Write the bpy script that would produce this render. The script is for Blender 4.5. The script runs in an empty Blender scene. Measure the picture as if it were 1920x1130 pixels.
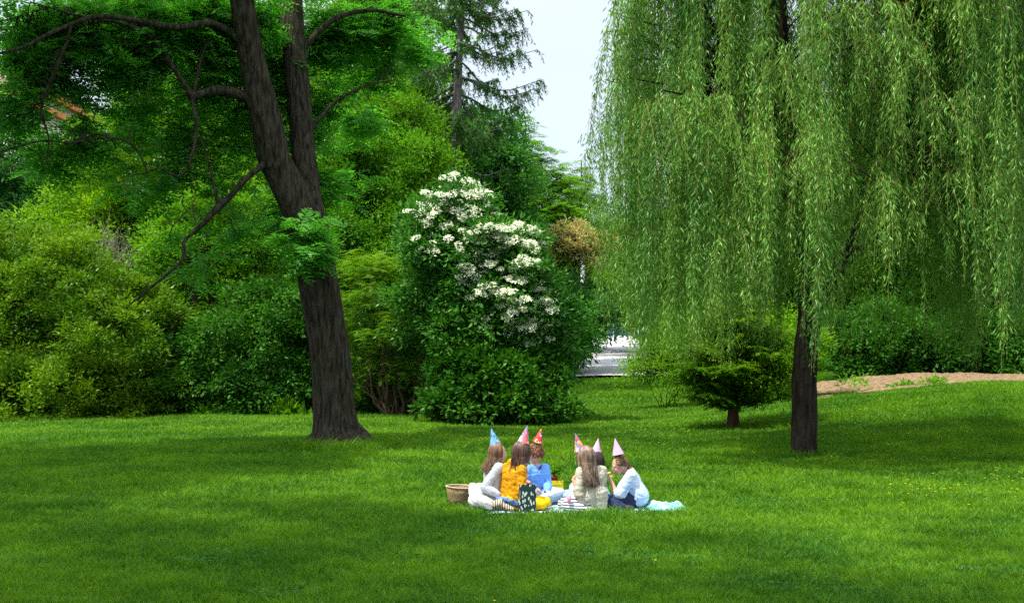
import bpy, math, random
import numpy as np
from mathutils import Vector, Matrix, noise as mn

S = bpy.context.scene
C = S.collection
PI = math.pi
R = math.radians
# ------------------------------------------------------------------ camera
CAM_H, FPX, CX, HY = 1.77, 2400.0, 960.0, 640.0     # eye height, focal length in photo pixels, principal column, horizon row
cam_d = bpy.data.cameras.new('camera'); cam = bpy.data.objects.new('camera', cam_d); C.objects.link(cam)
cam.location = (0, 0, CAM_H); cam.rotation_euler = (R(90), 0, 0)
cam_d.sensor_width = 36; cam_d.lens = 36*FPX/1920; cam_d.shift_y = (HY-565)/1920
cam_d.clip_end = 600; cam_d.clip_start = 0.1
cam_d.dof.use_dof = True; cam_d.dof.focus_distance = 13.7; cam_d.dof.aperture_fstop = 5.6
S.camera = cam
# ------------------------------------------------------------------ light
SUN_EL, SUN_AZ = 65, -118          # azimuth clockwise from +Y (away from camera); negative = left
to_sun = Vector((math.sin(R(SUN_AZ))*math.cos(R(SUN_EL)), math.cos(R(SUN_AZ))*math.cos(R(SUN_EL)), math.sin(R(SUN_EL))))
sl = bpy.data.lights.new('sun', 'SUN'); sl.energy = 4.5; sl.angle = R(1.2); sl.color = (1.0, .93, .80)
so = bpy.data.objects.new('sun', sl); C.objects.link(so); so.rotation_euler = to_sun.to_track_quat('Z', 'Y').to_euler()
W = bpy.data.worlds.new('World'); S.world = W; W.use_nodes = True
nt = W.node_tree; nt.nodes.clear()
sky = nt.nodes.new('ShaderNodeTexSky'); sky.sky_type = 'NISHITA'; sky.sun_disc = False
sky.sun_elevation = R(SUN_EL); sky.sun_rotation = R(SUN_AZ); sky.air_density = 1.0; sky.dust_density = 1.0
tcn = nt.nodes.new('ShaderNodeTexCoord'); mpn = nt.nodes.new('ShaderNodeMapping'); mpn.inputs['Scale'].default_value = (1, 1, 2.6)
nzn = nt.nodes.new('ShaderNodeTexNoise'); nzn.inputs['Scale'].default_value = 2.2; nzn.inputs['Detail'].default_value = 6
rmp = nt.nodes.new('ShaderNodeValToRGB'); rmp.color_ramp.elements[0].position = .36; rmp.color_ramp.elements[1].position = .62
rmp.color_ramp.elements[0].color = (.72, .72, .72, 1)
mx = nt.nodes.new('ShaderNodeMixRGB'); mx.inputs[2].default_value = (8.6, 9.3, 10.4, 1)
sx_ = nt.nodes.new('ShaderNodeSeparateXYZ'); cr_ = nt.nodes.new('ShaderNodeValToRGB')     # cloud layer: thin and pale low down, bright overhead
cr_.color_ramp.elements[0].position = .26; cr_.color_ramp.elements[0].color = (4.1/14, 4.6/14, 5.3/14, 1); cr_.color_ramp.elements[1].position = .6; cr_.color_ramp.elements[1].color = (11.5/14, 12.2/14, 13.2/14, 1)
sc_ = nt.nodes.new('ShaderNodeVectorMath'); sc_.operation = 'SCALE'; sc_.inputs['Scale'].default_value = 14
bg = nt.nodes.new('ShaderNodeBackground'); bg.inputs[1].default_value = 0.14
wo = nt.nodes.new('ShaderNodeOutputWorld')
L = nt.links.new
L(tcn.outputs['Generated'], sx_.inputs[0]); L(sx_.outputs['Z'], cr_.inputs[0]); L(cr_.outputs[0], sc_.inputs[0]); L(sc_.outputs[0], mx.inputs[2]); L(tcn.outputs['Generated'], mpn.inputs[0]); L(mpn.outputs[0], nzn.inputs[0]); L(nzn.outputs[0], rmp.inputs[0])
L(rmp.outputs[0], mx.inputs[0]); L(sky.outputs[0], mx.inputs[1]); L(mx.outputs[0], bg.inputs[0]); L(bg.outputs[0], wo.inputs[0])
S.view_settings.view_transform = 'Standard'; S.view_settings.look = 'None'
S.view_settings.exposure = 0.66; S.view_settings.gamma = 1
S.cycles.use_denoising = False; S.cycles.denoiser = 'OPENIMAGEDENOISE'
S.cycles.max_bounces = 7; S.cycles.diffuse_bounces = 2; S.cycles.glossy_bounces = 2; S.cycles.transmission_bounces = 5
S.cycles.use_adaptive_sampling = True; S.cycles.adaptive_threshold = .01
# ------------------------------------------------------------------ helpers
def P(px, py, Y): return Vector(((px-CX)*Y/FPX, Y, CAM_H-(py-HY)*Y/FPX))
def sst(a, b, x):
    t = np.clip((np.asarray(x, float)-a)/(b-a), 0, 1); return t*t*(3-2*t)
def ground(x, y):
    x = np.asarray(x, float); y = np.asarray(y, float)
    z = 0.0437*np.maximum(y-34, 0) * (1-.999*sst(90, 140, y)*0)
    z = np.minimum(z, 3.2+0*z)
    bank = sst(2.6, 11.5, x)*sst(19.5, 29, y)*0.78*(1-0.25*sst(36, 60, y))
    z = np.where(z > 0, np.maximum(z, bank) + .15*np.minimum(z, bank), bank)
    z = z + 0.035*np.sin(x*.55+1.3)*np.sin(y*.41)*sst(15, 19, y) + .012*np.sin(x*1.7+y*.9)
    return z
def gz(x, y): return float(ground(x, y))

def mat(name, color=(.5, .5, .5), rough=.7, spec=.3, bump=0, bscale=20, col2=None, nscale=5, metallic=0, detail=6, stretch=None, ramp=(.35, .65), bd=.02):
    m = bpy.data.materials.new(name); m.use_nodes = True
    n = m.node_tree; b = n.nodes['Principled BSDF']
    b.inputs['Roughness'].default_value = rough; b.inputs['Specular IOR Level'].default_value = spec
    b.inputs['Base Color'].default_value = (*color, 1); b.inputs['Metallic'].default_value = metallic
    tc = n.nodes.new('ShaderNodeTexCoord'); mp = n.nodes.new('ShaderNodeMapping')
    if stretch: mp.inputs['Scale'].default_value = stretch
    n.links.new(tc.outputs['Object'], mp.inputs[0])
    if col2:
        nz = n.nodes.new('ShaderNodeTexNoise'); nz.inputs['Scale'].default_value = nscale; nz.inputs['Detail'].default_value = detail
        n.links.new(mp.outputs[0], nz.inputs[0])
        rp = n.nodes.new('ShaderNodeValToRGB'); rp.color_ramp.elements[0].position = ramp[0]; rp.color_ramp.elements[1].position = ramp[1]
        rp.color_ramp.elements[0].color = (*color, 1); rp.color_ramp.elements[1].color = (*col2, 1)
        n.links.new(nz.outputs[0], rp.inputs[0]); n.links.new(rp.outputs[0], b.inputs['Base Color'])
    if bump:
        nb = n.nodes.new('ShaderNodeTexNoise'); nb.inputs['Scale'].default_value = bscale; nb.inputs['Detail'].default_value = 5
        n.links.new(mp.outputs[0], nb.inputs[0])
        bp = n.nodes.new('ShaderNodeBump'); bp.inputs['Strength'].default_value = bump; bp.inputs['Distance'].default_value = bd
        n.links.new(nb.outputs[0], bp.inputs['Height']); n.links.new(bp.outputs[0], b.inputs['Normal'])
    return m
def leafmat(name, dark, light, trans=.45, tint=(1.5, 1.45, .5), gloss=.05, rough=.45, nscale=.35, hue=None):
    """diffuse + translucent + a little gloss; colour varies leaf by leaf (attribute v) and in large patches"""
    m = bpy.data.materials.new(name); m.use_nodes = True
    n = m.node_tree; n.nodes.clear(); N = n.nodes.new; K = n.links.new
    at = N('ShaderNodeAttribute'); at.attribute_name = 'v'
    tc = N('ShaderNodeTexCoord'); nz = N('ShaderNodeTexNoise'); nz.inputs['Scale'].default_value = nscale; nz.inputs['Detail'].default_value = 3
    K(tc.outputs['Object'], nz.inputs[0])
    ad = N('ShaderNodeMath'); ad.operation = 'MULTIPLY_ADD'; ad.inputs[1].default_value = 1.6; ad.inputs[2].default_value = -.8
    K(nz.outputs[0], ad.inputs[0])
    a2 = N('ShaderNodeMath'); a2.operation = 'ADD'; a2.use_clamp = True; K(ad.outputs[0], a2.inputs[0]); K(at.outputs['Fac'], a2.inputs[1])
    mxc = N('ShaderNodeMixRGB'); mxc.inputs[1].default_value = (*dark, 1); mxc.inputs[2].default_value = (*light, 1); K(a2.outputs[0], mxc.inputs[0])
    tn = N('ShaderNodeMixRGB'); tn.blend_type = 'MULTIPLY'; tn.inputs[0].default_value = 1; tn.inputs[2].default_value = (*tint, 1); K(mxc.outputs[0], tn.inputs[1])
    d = N('ShaderNodeBsdfDiffuse'); t = N('ShaderNodeBsdfTranslucent'); g = N('ShaderNodeBsdfGlossy'); g.inputs['Roughness'].default_value = rough
    g.inputs[0].default_value = (.65, .95, .5, 1)
    K(mxc.outputs[0], d.inputs[0]); K(tn.outputs[0], t.inputs[0])
    m1 = N('ShaderNodeMixShader'); m1.inputs[0].default_value = trans; K(d.outputs[0], m1.inputs[1]); K(t.outputs[0], m1.inputs[2])
    m2 = N('ShaderNodeMixShader'); m2.inputs[0].default_value = gloss; K(m1.outputs[0], m2.inputs[1]); K(g.outputs[0], m2.inputs[2])
    o = N('ShaderNodeOutputMaterial'); K(m2.outputs[0], o.inputs[0])
    return m
def mesh_np(name, V, F, v=None, smooth=False):
    V = np.ascontiguousarray(V, np.float32); F = np.ascontiguousarray(F, np.int32); k = F.shape[1]
    me = bpy.data.meshes.new(name); me.vertices.add(len(V)); me.vertices.foreach_set('co', V.ravel())
    me.loops.add(F.size); me.loops.foreach_set('vertex_index', F.ravel())
    me.polygons.add(len(F)); me.polygons.foreach_set('loop_start', np.arange(0, F.size, k, dtype=np.int32))
    me.polygons.foreach_set('use_smooth', np.full(len(F), smooth, bool))
    me.update(calc_edges=True)
    if v is not None:
        a = me.attributes.new('v', 'FLOAT', 'FACE'); a.data.foreach_set('value', np.ascontiguousarray(v, np.float32))
    return me
def link(name, me, m=None, parent=None):
    o = bpy.data.objects.new(name, me); C.objects.link(o)
    if m: me.materials.append(m)
    if parent:
        o.parent = parent; o.matrix_parent_inverse = Matrix.Translation(-Vector(parent.location))
    return o
def tag(o, label=None, cat=None, group=None, kind=None):
    if label: o['label'] = label
    if cat: o['category'] = cat
    if group: o['group'] = group
    if kind: o['kind'] = kind
    return o
def thing(name, label, cat, loc, group=None):
    o = bpy.data.objects.new(name, None); C.objects.link(o); o.location = loc; o.empty_display_size = .1
    return tag(o, label, cat, group)
def nrm(a): return a/np.maximum(np.linalg.norm(a, axis=-1, keepdims=True), 1e-9)

class Tubes:
    def __init__(s): s.V = []; s.F = []; s.n = 0
    def add(s, pts, rad, sides=8, caps=True, rough=0, seed=0):
        pts = np.asarray([tuple(p) for p in pts], float); rad = np.asarray(rad, float)
        if caps:
            d0 = nrm(pts[0]-pts[1]); d1 = nrm(pts[-1]-pts[-2])
            pre = [pts[0]+d0*rad[0]*f for f in (.98, .8, .45)]; post = [pts[-1]+d1*rad[-1]*f for f in (.45, .8, .98)]
            pts = np.vstack([pre, pts, post]); rad = np.concatenate([rad[0]*np.array([.12, .6, .89]), rad, rad[-1]*np.array([.89, .6, .12])])
        T = nrm(np.gradient(pts, axis=0)); u = np.cross(T[0], (0, 0, 1.0))
        if np.linalg.norm(u) < .05: u = np.cross(T[0], (1.0, 0, 0))
        u = nrm(u); ang = np.linspace(0, 2*PI, sides, endpoint=False); rings = []
        for i in range(len(pts)):
            u = nrm(u-T[i]*np.dot(u, T[i])); w = np.cross(T[i], u); r = np.full(sides, rad[i])
            if rough:
                for j in range(sides):
                    q = pts[i]/max(rad.max(), .01)
                    r[j] *= 1+rough*(mn.noise(Vector((math.cos(ang[j])*1.6+seed, math.sin(ang[j])*1.6, q[2]*.5)))+.5*mn.noise(Vector((math.cos(ang[j])*5, math.sin(ang[j])*5+seed, q[2]*.9))))
            rings.append(pts[i]+np.outer(np.cos(ang)*r, u)+np.outer(np.sin(ang)*r, w))
        m = len(pts); V = np.vstack(rings); i = np.arange(m-1)[:, None]*sides; j = np.arange(sides)[None]; jn = (j+1) % sides
        F = np.stack([i+j, i+jn, i+sides+jn, i+sides+j], -1).reshape(-1, 4)[:, ::-1]
        s.V.append(V); s.F.append(F+s.n); s.n += len(V)
        if caps:
            for base, a, b in ((0, V[:sides], True), ((m-1)*sides, V[-sides:], False)):
                s.V.append(a.mean(0)[None]); c = s.n; s.n += 1; o = c-len(V) if False else 0
                jj = np.arange(sides); b0 = c-1
                st = (s.n-1-len(V)) if b else (s.n-2-len(V))
                e = st+base
                q = np.stack([e+jj, e+(jj+1) % sides, np.full(sides, c), np.full(sides, c)], -1)
                s.F.append(None); s.F.pop()
                s.caps = getattr(s, 'caps', []); tri = np.stack([e+jj, e+(jj+1) % sides, np.full(sides, c)], -1)
                s.caps.append(tri if b else tri[:, ::-1])
        return s
    def mesh(s, name, smooth=True):
        V = np.vstack(s.V); F = np.vstack(s.F); me = bpy.data.meshes.new(name)
        tris = np.vstack(s.caps) if getattr(s, 'caps', None) else np.zeros((0, 3), int)
        me.vertices.add(len(V)); me.vertices.foreach_set('co', V.astype(np.float32).ravel())
        lv = np.concatenate([F.ravel(), tris.ravel()]).astype(np.int32); me.loops.add(len(lv)); me.loops.foreach_set('vertex_index', lv)
        st = np.concatenate([np.arange(len(F))*4, len(F)*4+np.arange(len(tris))*3]).astype(np.int32)
        me.polygons.add(len(st)); me.polygons.foreach_set('loop_start', st); me.polygons.foreach_set('use_smooth', np.full(len(st), smooth, bool))
        me.update(calc_edges=True); return me
def curve_pts(pts, n=8):
    """Catmull-Rom through (x,y,z,r) rows"""
    p = np.asarray(pts, float); p = np.vstack([2*p[0]-p[1], p, 2*p[-1]-p[-2]]); out = []
    for i in range(1, len(p)-2):
        for t in np.linspace(0, 1, n, endpoint=False):
            out.append(.5*((2*p[i])+(-p[i-1]+p[i+1])*t+(2*p[i-1]-5*p[i]+4*p[i+1]-p[i+2])*t*t+(-p[i-1]+3*p[i]-3*p[i+1]+p[i+2])*t**3))
    out.append(p[-2]); return np.array(out)
def pxpath(rows):   # rows (px, py, Y, width_px)
    return [(*P(a, b, y), w*(.78 if w < 20 else 1)*y/FPX/2) for a, b, y, w in rows]

# ---------------------------- foliage
class Leaves:
    def __init__(s): s.c = []; s.d = []; s.s = []; s.l = []; s.w = []; s.v = []; s.fold = .12
    def add(s, c, d, side, l, w, v):
        s.c.append(c); s.d.append(d); s.s.append(side); s.l.append(l); s.w.append(w); s.v.append(v)
    def mesh(s, name):
        c = np.vstack(s.c); d = np.vstack(s.d); sd = np.vstack(s.s); l = np.concatenate(s.l)[:, None]; w = np.concatenate(s.w)[:, None]; v = np.concatenate(s.v)
        n = np.cross(d, sd); m = c+d*l*.45
        V = np.stack([c, m+sd*w*.5+n*w*s.fold, c+d*l-n*l*.06, m-sd*w*.5+n*w*s.fold], 1).reshape(-1, 3)
        F = np.arange(len(V)).reshape(-1, 4); return mesh_np(name, V, F, v)
def blob_points(rg, blobs, n, shell=.35, lobes=.22):
    """n spray origins spread through ellipsoids [cx,cy,cz,rx,ry,rz(,weight)], biased to their skins, outline uneven"""
    B = np.array([tuple(b[:6]) for b in blobs]); wt = np.array([(b[6] if len(b) > 6 else 1)*(b[3]*b[5]+b[4]*b[5]+b[3]*b[4]) for b in blobs]); wt /= wt.sum()
    k = rg.choice(len(B), n, p=wt); u = nrm(rg.normal(size=(n, 3))); r = rg.random(n)**shell
    L1 = nrm(rg.normal(size=(14, 3))); amp = rg.normal(size=14)*lobes
    lob = 1+(np.maximum(u@L1.T, 0)**6@amp)+rg.normal(size=n)*.06
    pos = B[k, :3]+u*B[k, 3:6]*(r*lob)[:, None]
    return pos, u, k
def foliage(lv, seed, blobs, n, per, L, Wd, spread, droop=0.0, flat=1.0, up=.2, shell=.35, lobes=.22, gmin=True, clump=None, core=.28):
    """leaf sprays: each a short twig whose leaves stand out round it; sprays gather in domed clumps at the ends of limbs"""
    rg = np.random.default_rng(seed); per = int(per*.62); L *= 1.28; Wd *= 1.28
    nc = max(12, int(n*(1-core)/16)); pc, uc, _ = blob_points(rg, blobs, nc, shell*.7, lobes*1.3); ki = rg.integers(0, nc, int(n*(1-core)))
    cr = (clump or spread*2.4)*(.6+.8*rg.random(nc)); h = nrm(rg.normal(size=(len(ki), 3))); bias = uc[ki]*.55+np.array([0, 0, .75]); h = nrm(h+bias*.9)
    pk = pc[ki]+h*(cr[ki]*rg.random(len(ki))**.4)[:, None]*np.array([1.15, 1.15, .75])
    p2, u2, _ = blob_points(rg, blobs, n-len(ki), .8, .1); pos = np.vstack([pk, p2]); u = np.vstack([h*.7+uc[ki]*.4, u2])
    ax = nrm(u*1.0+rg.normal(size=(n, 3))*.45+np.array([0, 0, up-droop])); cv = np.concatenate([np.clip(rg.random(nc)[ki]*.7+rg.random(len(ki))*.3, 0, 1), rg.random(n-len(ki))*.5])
    c = np.repeat(pos, per, 0); a = np.repeat(ax, per, 0); t = rg.random(n*per)
    j = rg.normal(size=(n*per, 3))*np.array([1, 1, flat]); pp = c+a*(t*spread*1.6)[:, None]+j*spread*.42
    d = nrm(a*.55+j*.75+np.array([0, 0, -droop])); up_ = nrm(np.array([0, 0, 1.0])+rg.normal(size=(n*per, 3))*.55)
    sd = nrm(np.cross(d, up_)); sc = .65+.7*rg.random(n*per)
    if gmin: pp[:, 2] = np.maximum(pp[:, 2], ground(pp[:, 0], pp[:, 1])+.03)
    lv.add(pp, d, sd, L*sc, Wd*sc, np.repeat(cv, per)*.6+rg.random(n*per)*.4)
    return pos
def fronds(lv, seed, blobs, n, ln=.34, pairs=9, L=.055, Wd=.02, droop=.25, group=4, shell=.5, lobes=.2, hor=.8, gap=1.0, outward=.6):
    """feathery compound leaves / conifer sprays: a rachis with leaflets on both sides in one plane"""
    rg = np.random.default_rng(seed); pos, u, k = blob_points(rg, blobs, n, shell, lobes)
    pos = pos+rg.normal(size=pos.shape)*ln*.35; pos = np.repeat(pos, group, 0); uu = np.repeat(u, group, 0); cv = np.repeat(rg.random(n), group); N = len(pos)
    ax = uu*outward+rg.normal(size=(N, 3))*.8; ax[:, 2] *= (1-hor); ax = nrm(ax); ax[:, 2] -= droop*rg.random(N); ax = nrm(ax)
    upv = nrm(np.array([0, 0, 1.0])+rg.normal(size=(N, 3))*.28); sd = nrm(np.cross(ax, upv)); lnn = ln*(.6+.6*rg.random(N))
    for i in range(pairs):
        t = (i+.5)/pairs; c = pos+ax*(lnn*t)[:, None]; c[:, 2] -= droop*lnn*t*t*.6; sc = math.sin(PI*min(1, t*.8+.25))
        for sg in (-1, 1):
            d = nrm(sd*sg+ax*.45+rg.normal(size=(N, 3))*.12-np.array([0, 0, droop*.4])); q = nrm(np.cross(d, nrm(np.cross(sd, ax)+rg.normal(size=(N, 3))*.2)))
            cc = c.copy(); cc[:, 2] = np.maximum(cc[:, 2], ground(cc[:, 0], cc[:, 1])+.02)
            lv.add(cc, d, q, np.full(N, L*sc), np.full(N, Wd*sc*gap), cv*.6+rg.random(N)*.4)
    return pos
def B(px, py, Y, rx, rz, ry=None, w=1.0):    # ellipsoid given by its place and size in photo pixels at its real distance Y
    c = P(px, py, Y); k = Y/FPX
    return (c.x, c.y, c.z, rx*k, ry if ry else (rx+rz)*.45*k, rz*k, w)
def limbs(tb, seed, start, targets, r0, r1=.01, sides=5, sag=.1, n=7):
    rg = np.random.default_rng(seed)
    for t in targets:
        a = np.array(start, float); b = np.array(t, float); ln = np.linalg.norm(b-a)
        s = np.linspace(0, 1, n)[:, None]; q = a*(1-s)+b*s
        q[:, 2] += np.sin(s[:, 0]*PI)*ln*sag; q[1:-1] += rg.normal(size=(n-2, 3))*ln*.035
        tb.add(q, np.linspace(r0, r1, n), sides, caps=False)

# ------------------------------------------------------------------ palette
M_bark_grey = mat('bark_grey', (.072, .062, .046), .95, .05, 1.0, 30, (.020, .0165, .012), 22, stretch=(1, 1, .16), ramp=(.36, .64), bd=.07)
M_bark_dark = mat('bark_dark', (.028, .022, .018), .95, .1, 1, 14, (.009, .008, .007), 9, stretch=(1, 1, .2))
M_bark_willow = mat('bark_willow', (.050, .040, .030), .95, .1, 1, 22, (.016, .012, .010), 20, stretch=(1, 1, .14), bd=.06)
M_bark_pale = mat('bark_pale', (.16, .145, .15), .9, .15, .8, 15, (.07, .06, .062), 8, stretch=(1, 1, .4))
M_bark_red = mat('bark_red', (.11, .045, .03), .95, .1, .8, 15, (.04, .018, .014), 8, stretch=(1, 1, .2))
M_twig = mat('twig_brown', (.10, .065, .045), .9, .1)
M_twig_y = mat('twig_yellow', (.22, .2, .05), .8, .2)

# ------------------------------------------------------------------ ground
def build_ground():
    xs = np.concatenate([np.linspace(-150, -30, 20, endpoint=False), np.linspace(-30, 30, 200, endpoint=False), np.linspace(30, 150, 21)])
    ys = np.concatenate([np.linspace(-40, 4, 12, endpoint=False), np.linspace(4, 50, 200, endpoint=False), np.linspace(50, 120, 80, endpoint=False), np.linspace(120, 320, 24)])
    X, Y = np.meshgrid(xs, ys); V = np.stack([X, Y, ground(X, Y)], -1).reshape(-1, 3); w = len(xs)
    i = (np.arange(len(ys)-1)[:, None]*w+np.arange(w-1)[None]).ravel(); F = np.stack([i, i+1, i+w+1, i+w], -1)
    m = mat('turf', (.014, .045, .002), 1, 0, .6, 25, (.03, .085, .003), 1.3, detail=9)
    tag(link('lawn', mesh_np('lawn', V, F, smooth=True), m), 'sheet of green park lawn rising gently towards the path', 'lawn', kind='structure')
build_ground()
def sheet(name, poly_fn, nu, nv, m, lift):
    """sheet over the terrain from poly_fn(u, v) -> x, y"""
    U, Vv = np.meshgrid(np.linspace(0, 1, nu), np.linspace(0, 1, nv)); x, y, e = poly_fn(U, Vv)
    V = np.stack([x, y, ground(x, y)+lift+e], -1).reshape(-1, 3)
    i = (np.arange(nv-1)[:, None]*nu+np.arange(nu-1)[None]).ravel(); F = np.stack([i, i+1, i+nu+1, i+nu], -1)
    return link(name, mesh_np(name, V, F, smooth=True), m)
M_path = mat('path_gravel', (.44, .43, .46), .95, .1, .3, 30, (.36, .355, .375), 2.5)
pth = sheet('path', lambda u, v: ((1.6+v*1.1+u*(4.3+v*.6)), 44.5+v*40+np.sin(u*3)*.5, 0*u), 24, 80, M_path, .10)
tag(pth, 'pale grey gravel path running back between the shrubs', 'path', kind='structure')
pth2 = sheet('path', lambda u, v: (-20+u*60, 82+v*5, 0*u), 80, 12, M_path, .135)
tag(pth2, 'pale grey crossing path at the far end', 'path', kind='structure')
M_soil = mat('dry_soil', (.25, .175, .10), 1, .05, 1, 9, (.10, .066, .038), 12, detail=10)
def soil_fn(u, v):
    x = 7.2+u*13+.15*np.sin(u*40); y = 29.0+v*(6.6-1.4*np.clip(u*2.5, 0, 1))+1.3*np.clip(u*2.5, 0, 1)+.35*np.sin(u*9+1)*(1-v)
    nzv = np.array([mn.noise(Vector((a*1.3, b*1.3, 0)))+.5*mn.noise(Vector((a*4, b*4, 3)))+.7*mn.noise(Vector((a*9, b*9, 5))) for a, b in zip(x.ravel(), y.ravel())]).reshape(x.shape)
    return x, y, np.sin(np.clip(v*1.15, 0, 1)*PI*.5)*(.075+.012*np.sin(u*7))*sst(0, .12, u)+nzv*.055*sst(0, .15, v)-.02
tag(sheet('soil_mound', soil_fn, 150, 50, M_soil, 0), 'low mound of dry brown soil at the edge of the lawn on the right', 'soil mound', kind='structure')

# ------------------------------------------------------------------ grass
M_grass = leafmat('grass_blade', (.026, .112, .006), (.155, .33, .009), .36, (1.35, 1.3, .4), .018, .42, .7)
BL = (-.30, 1.45, 13.08, 14.3)   # blanket
def build_grass():
    rg = np.random.default_rng(5); cs = []; D0 = 6800
    bands = np.geomspace(6.5, 47, 40); XY = []
    for a, b in zip(bands[:-1], bands[1:]):
        ym = (a+b)/2; hw = ym*.43+1.0; dens = D0*(9/max(ym, 8.5))**2; n = int((b-a)*2*hw*dens)
        XY.append(np.stack([rg.uniform(-hw, hw, n), rg.uniform(a, b, n)], 1))
    q = np.vstack(XY); x, y = q.T
    keep = ~((x > BL[0]) & (x < BL[1]) & (y > BL[2]) & (y < BL[3])) & ~((y > 44.3) & (x > 1.7)) & ~((x > 7.0) & (y > 29.3+1.3*np.clip((x-7.2)/5.2, 0, 1))) & ~((x < 1.5) & (y > 31))
    x, y = x[keep], y[keep]; od = np.argsort(y, kind='stable'); x, y = x[od], y[od]; n = len(x); nnear = int((y < 21).sum()); z = ground(x, y)
    g = np.array([1.0])  # patchy height
    hn = np.sin(x*1.1+np.sin(y*.7)*2)*np.sin(y*.9+np.sin(x*.8)*1.5)*.5+np.sin(x*3.7+y*2.1)*np.sin(y*4.3-x*1.7)*.35
    cl2 = np.array([mn.noise(Vector((a*5.5, b*5.5, 0)))+.7*mn.noise(Vector((a*13, b*13, 9))) for a, b in zip(x[:nnear], y[:nnear])]); hn2 = np.zeros(n); hn2[:nnear] = cl2
    h = np.clip((.052+.016*hn+.03*hn2+.032*rg.random(n)**2), .022, .2)*(1+.012*(y-9))
    dt = np.hypot(x+2.86, (y-20.9)*1.2); h *= 1+1.6*np.exp(-((dt-.75)/.3)**2)
    dw = np.hypot(x-4.47, y-19.55); h *= 1+1.0*np.exp(-((dw-.3)/.25)**2)
    tufts = rg.uniform(0, 1, (90, 3)); ty = 9+tufts[:, 1]*22; tx = (tufts[:, 0]-.5)*.86*ty
    for a, b, r in zip(tx, ty, .08+tufts[:, 2]*.22): h *= 1+.7*np.exp(-((x-a)**2+(y-b)**2)/r**2)
    w = .0046*np.maximum(y, 8)/9*(.7+.6*rg.random(n)); an = rg.uniform(0, 2*PI, n); lean = h*(.3+1.0*rg.random(n))
    wd = rg.uniform(-.9, .9, n)      # blades turn mostly across the slope
    dx, dy = np.cos(an), np.sin(an); sx, sy = np.cos(wd), np.sin(wd)
    b0 = np.stack([x-sx*w*.5, y-sy*w*.5, z-.004], 1); b1 = np.stack([x+sx*w*.5, y+sy*w*.5, z-.004], 1)
    mx_ = x+dx*lean*.35; my = y+dy*lean*.35
    m0 = np.stack([mx_-sx*w*.4, my-sy*w*.4, z+h*.6], 1); m1 = np.stack([mx_+sx*w*.4, my+sy*w*.4, z+h*.6], 1)
    tp = np.stack([x+dx*lean, y+dy*lean, z+h], 1); tp2 = tp+np.stack([sx*w*.12, sy*w*.12, 0*w], 1)
    V = np.stack([b0, b1, m1, m0, tp, tp2], 1).reshape(-1, 3); i = np.arange(n)*6
    F = np.concatenate([np.stack([i, i+1, i+2, i+3], 1), np.stack([i+3, i+2, i+5, i+4], 1)])
    pv = np.clip(.5+.22*hn+.18*np.sin(x*.5+2)*np.sin(y*.33), 0, 1); v = np.clip(pv*.5+rg.random(n)**1.6*.75-.16+hn2*.35, 0, 1)
    me = mesh_np('grass', V, F, np.concatenate([v, v]))
    tag(link('grass', me, M_grass), 'short mown green lawn grass', 'grass', kind='stuff')
    # yellow flowers in the turf
    N = 420; cl = [(1.9*.3+6.2, 15.6, .9, .8, 90), (5.2, 14.6, .6, .5, 40), (4.3, 23.5, 3.2, 1.6, 150), (3.0, 27, 1.6, 2.2, 80), (-.5, 23.6, 1.3, .8, 60), (6.5, 18.5, 1.5, 1.6, 40), (0, 10.8, 4, 1.6, 3), (-5, 27, 3, 1, 30)]
    V = []; F = []; c = 0
    for a, b, sa, sb, k in cl:
        for _ in range(k):
            fx, fy = rg.normal(a, sa), rg.normal(b, sb); fz = gz(fx, fy)+.055+.03*rg.random(); r = .007+.004*rg.random()+.00035*fy
            for i2 in range(5):
                t0 = i2*2*PI/5; t1 = t0+1.1
                V += [(fx, fy, fz), (fx+math.cos(t0)*r, fy+math.sin(t0)*r, fz+.007), (fx+math.cos(t1)*r, fy+math.sin(t1)*r, fz+.007)]; F.append((c, c+1, c+2)); c += 3
    tag(link('flowers', mesh_np('flowers', np.array(V), np.array(F)), mat('petal_yellow', (.70, .62, .02), .6, .2)), 'tiny yellow wildflowers scattered in the lawn', 'wildflowers', kind='stuff')
build_grass()
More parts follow.
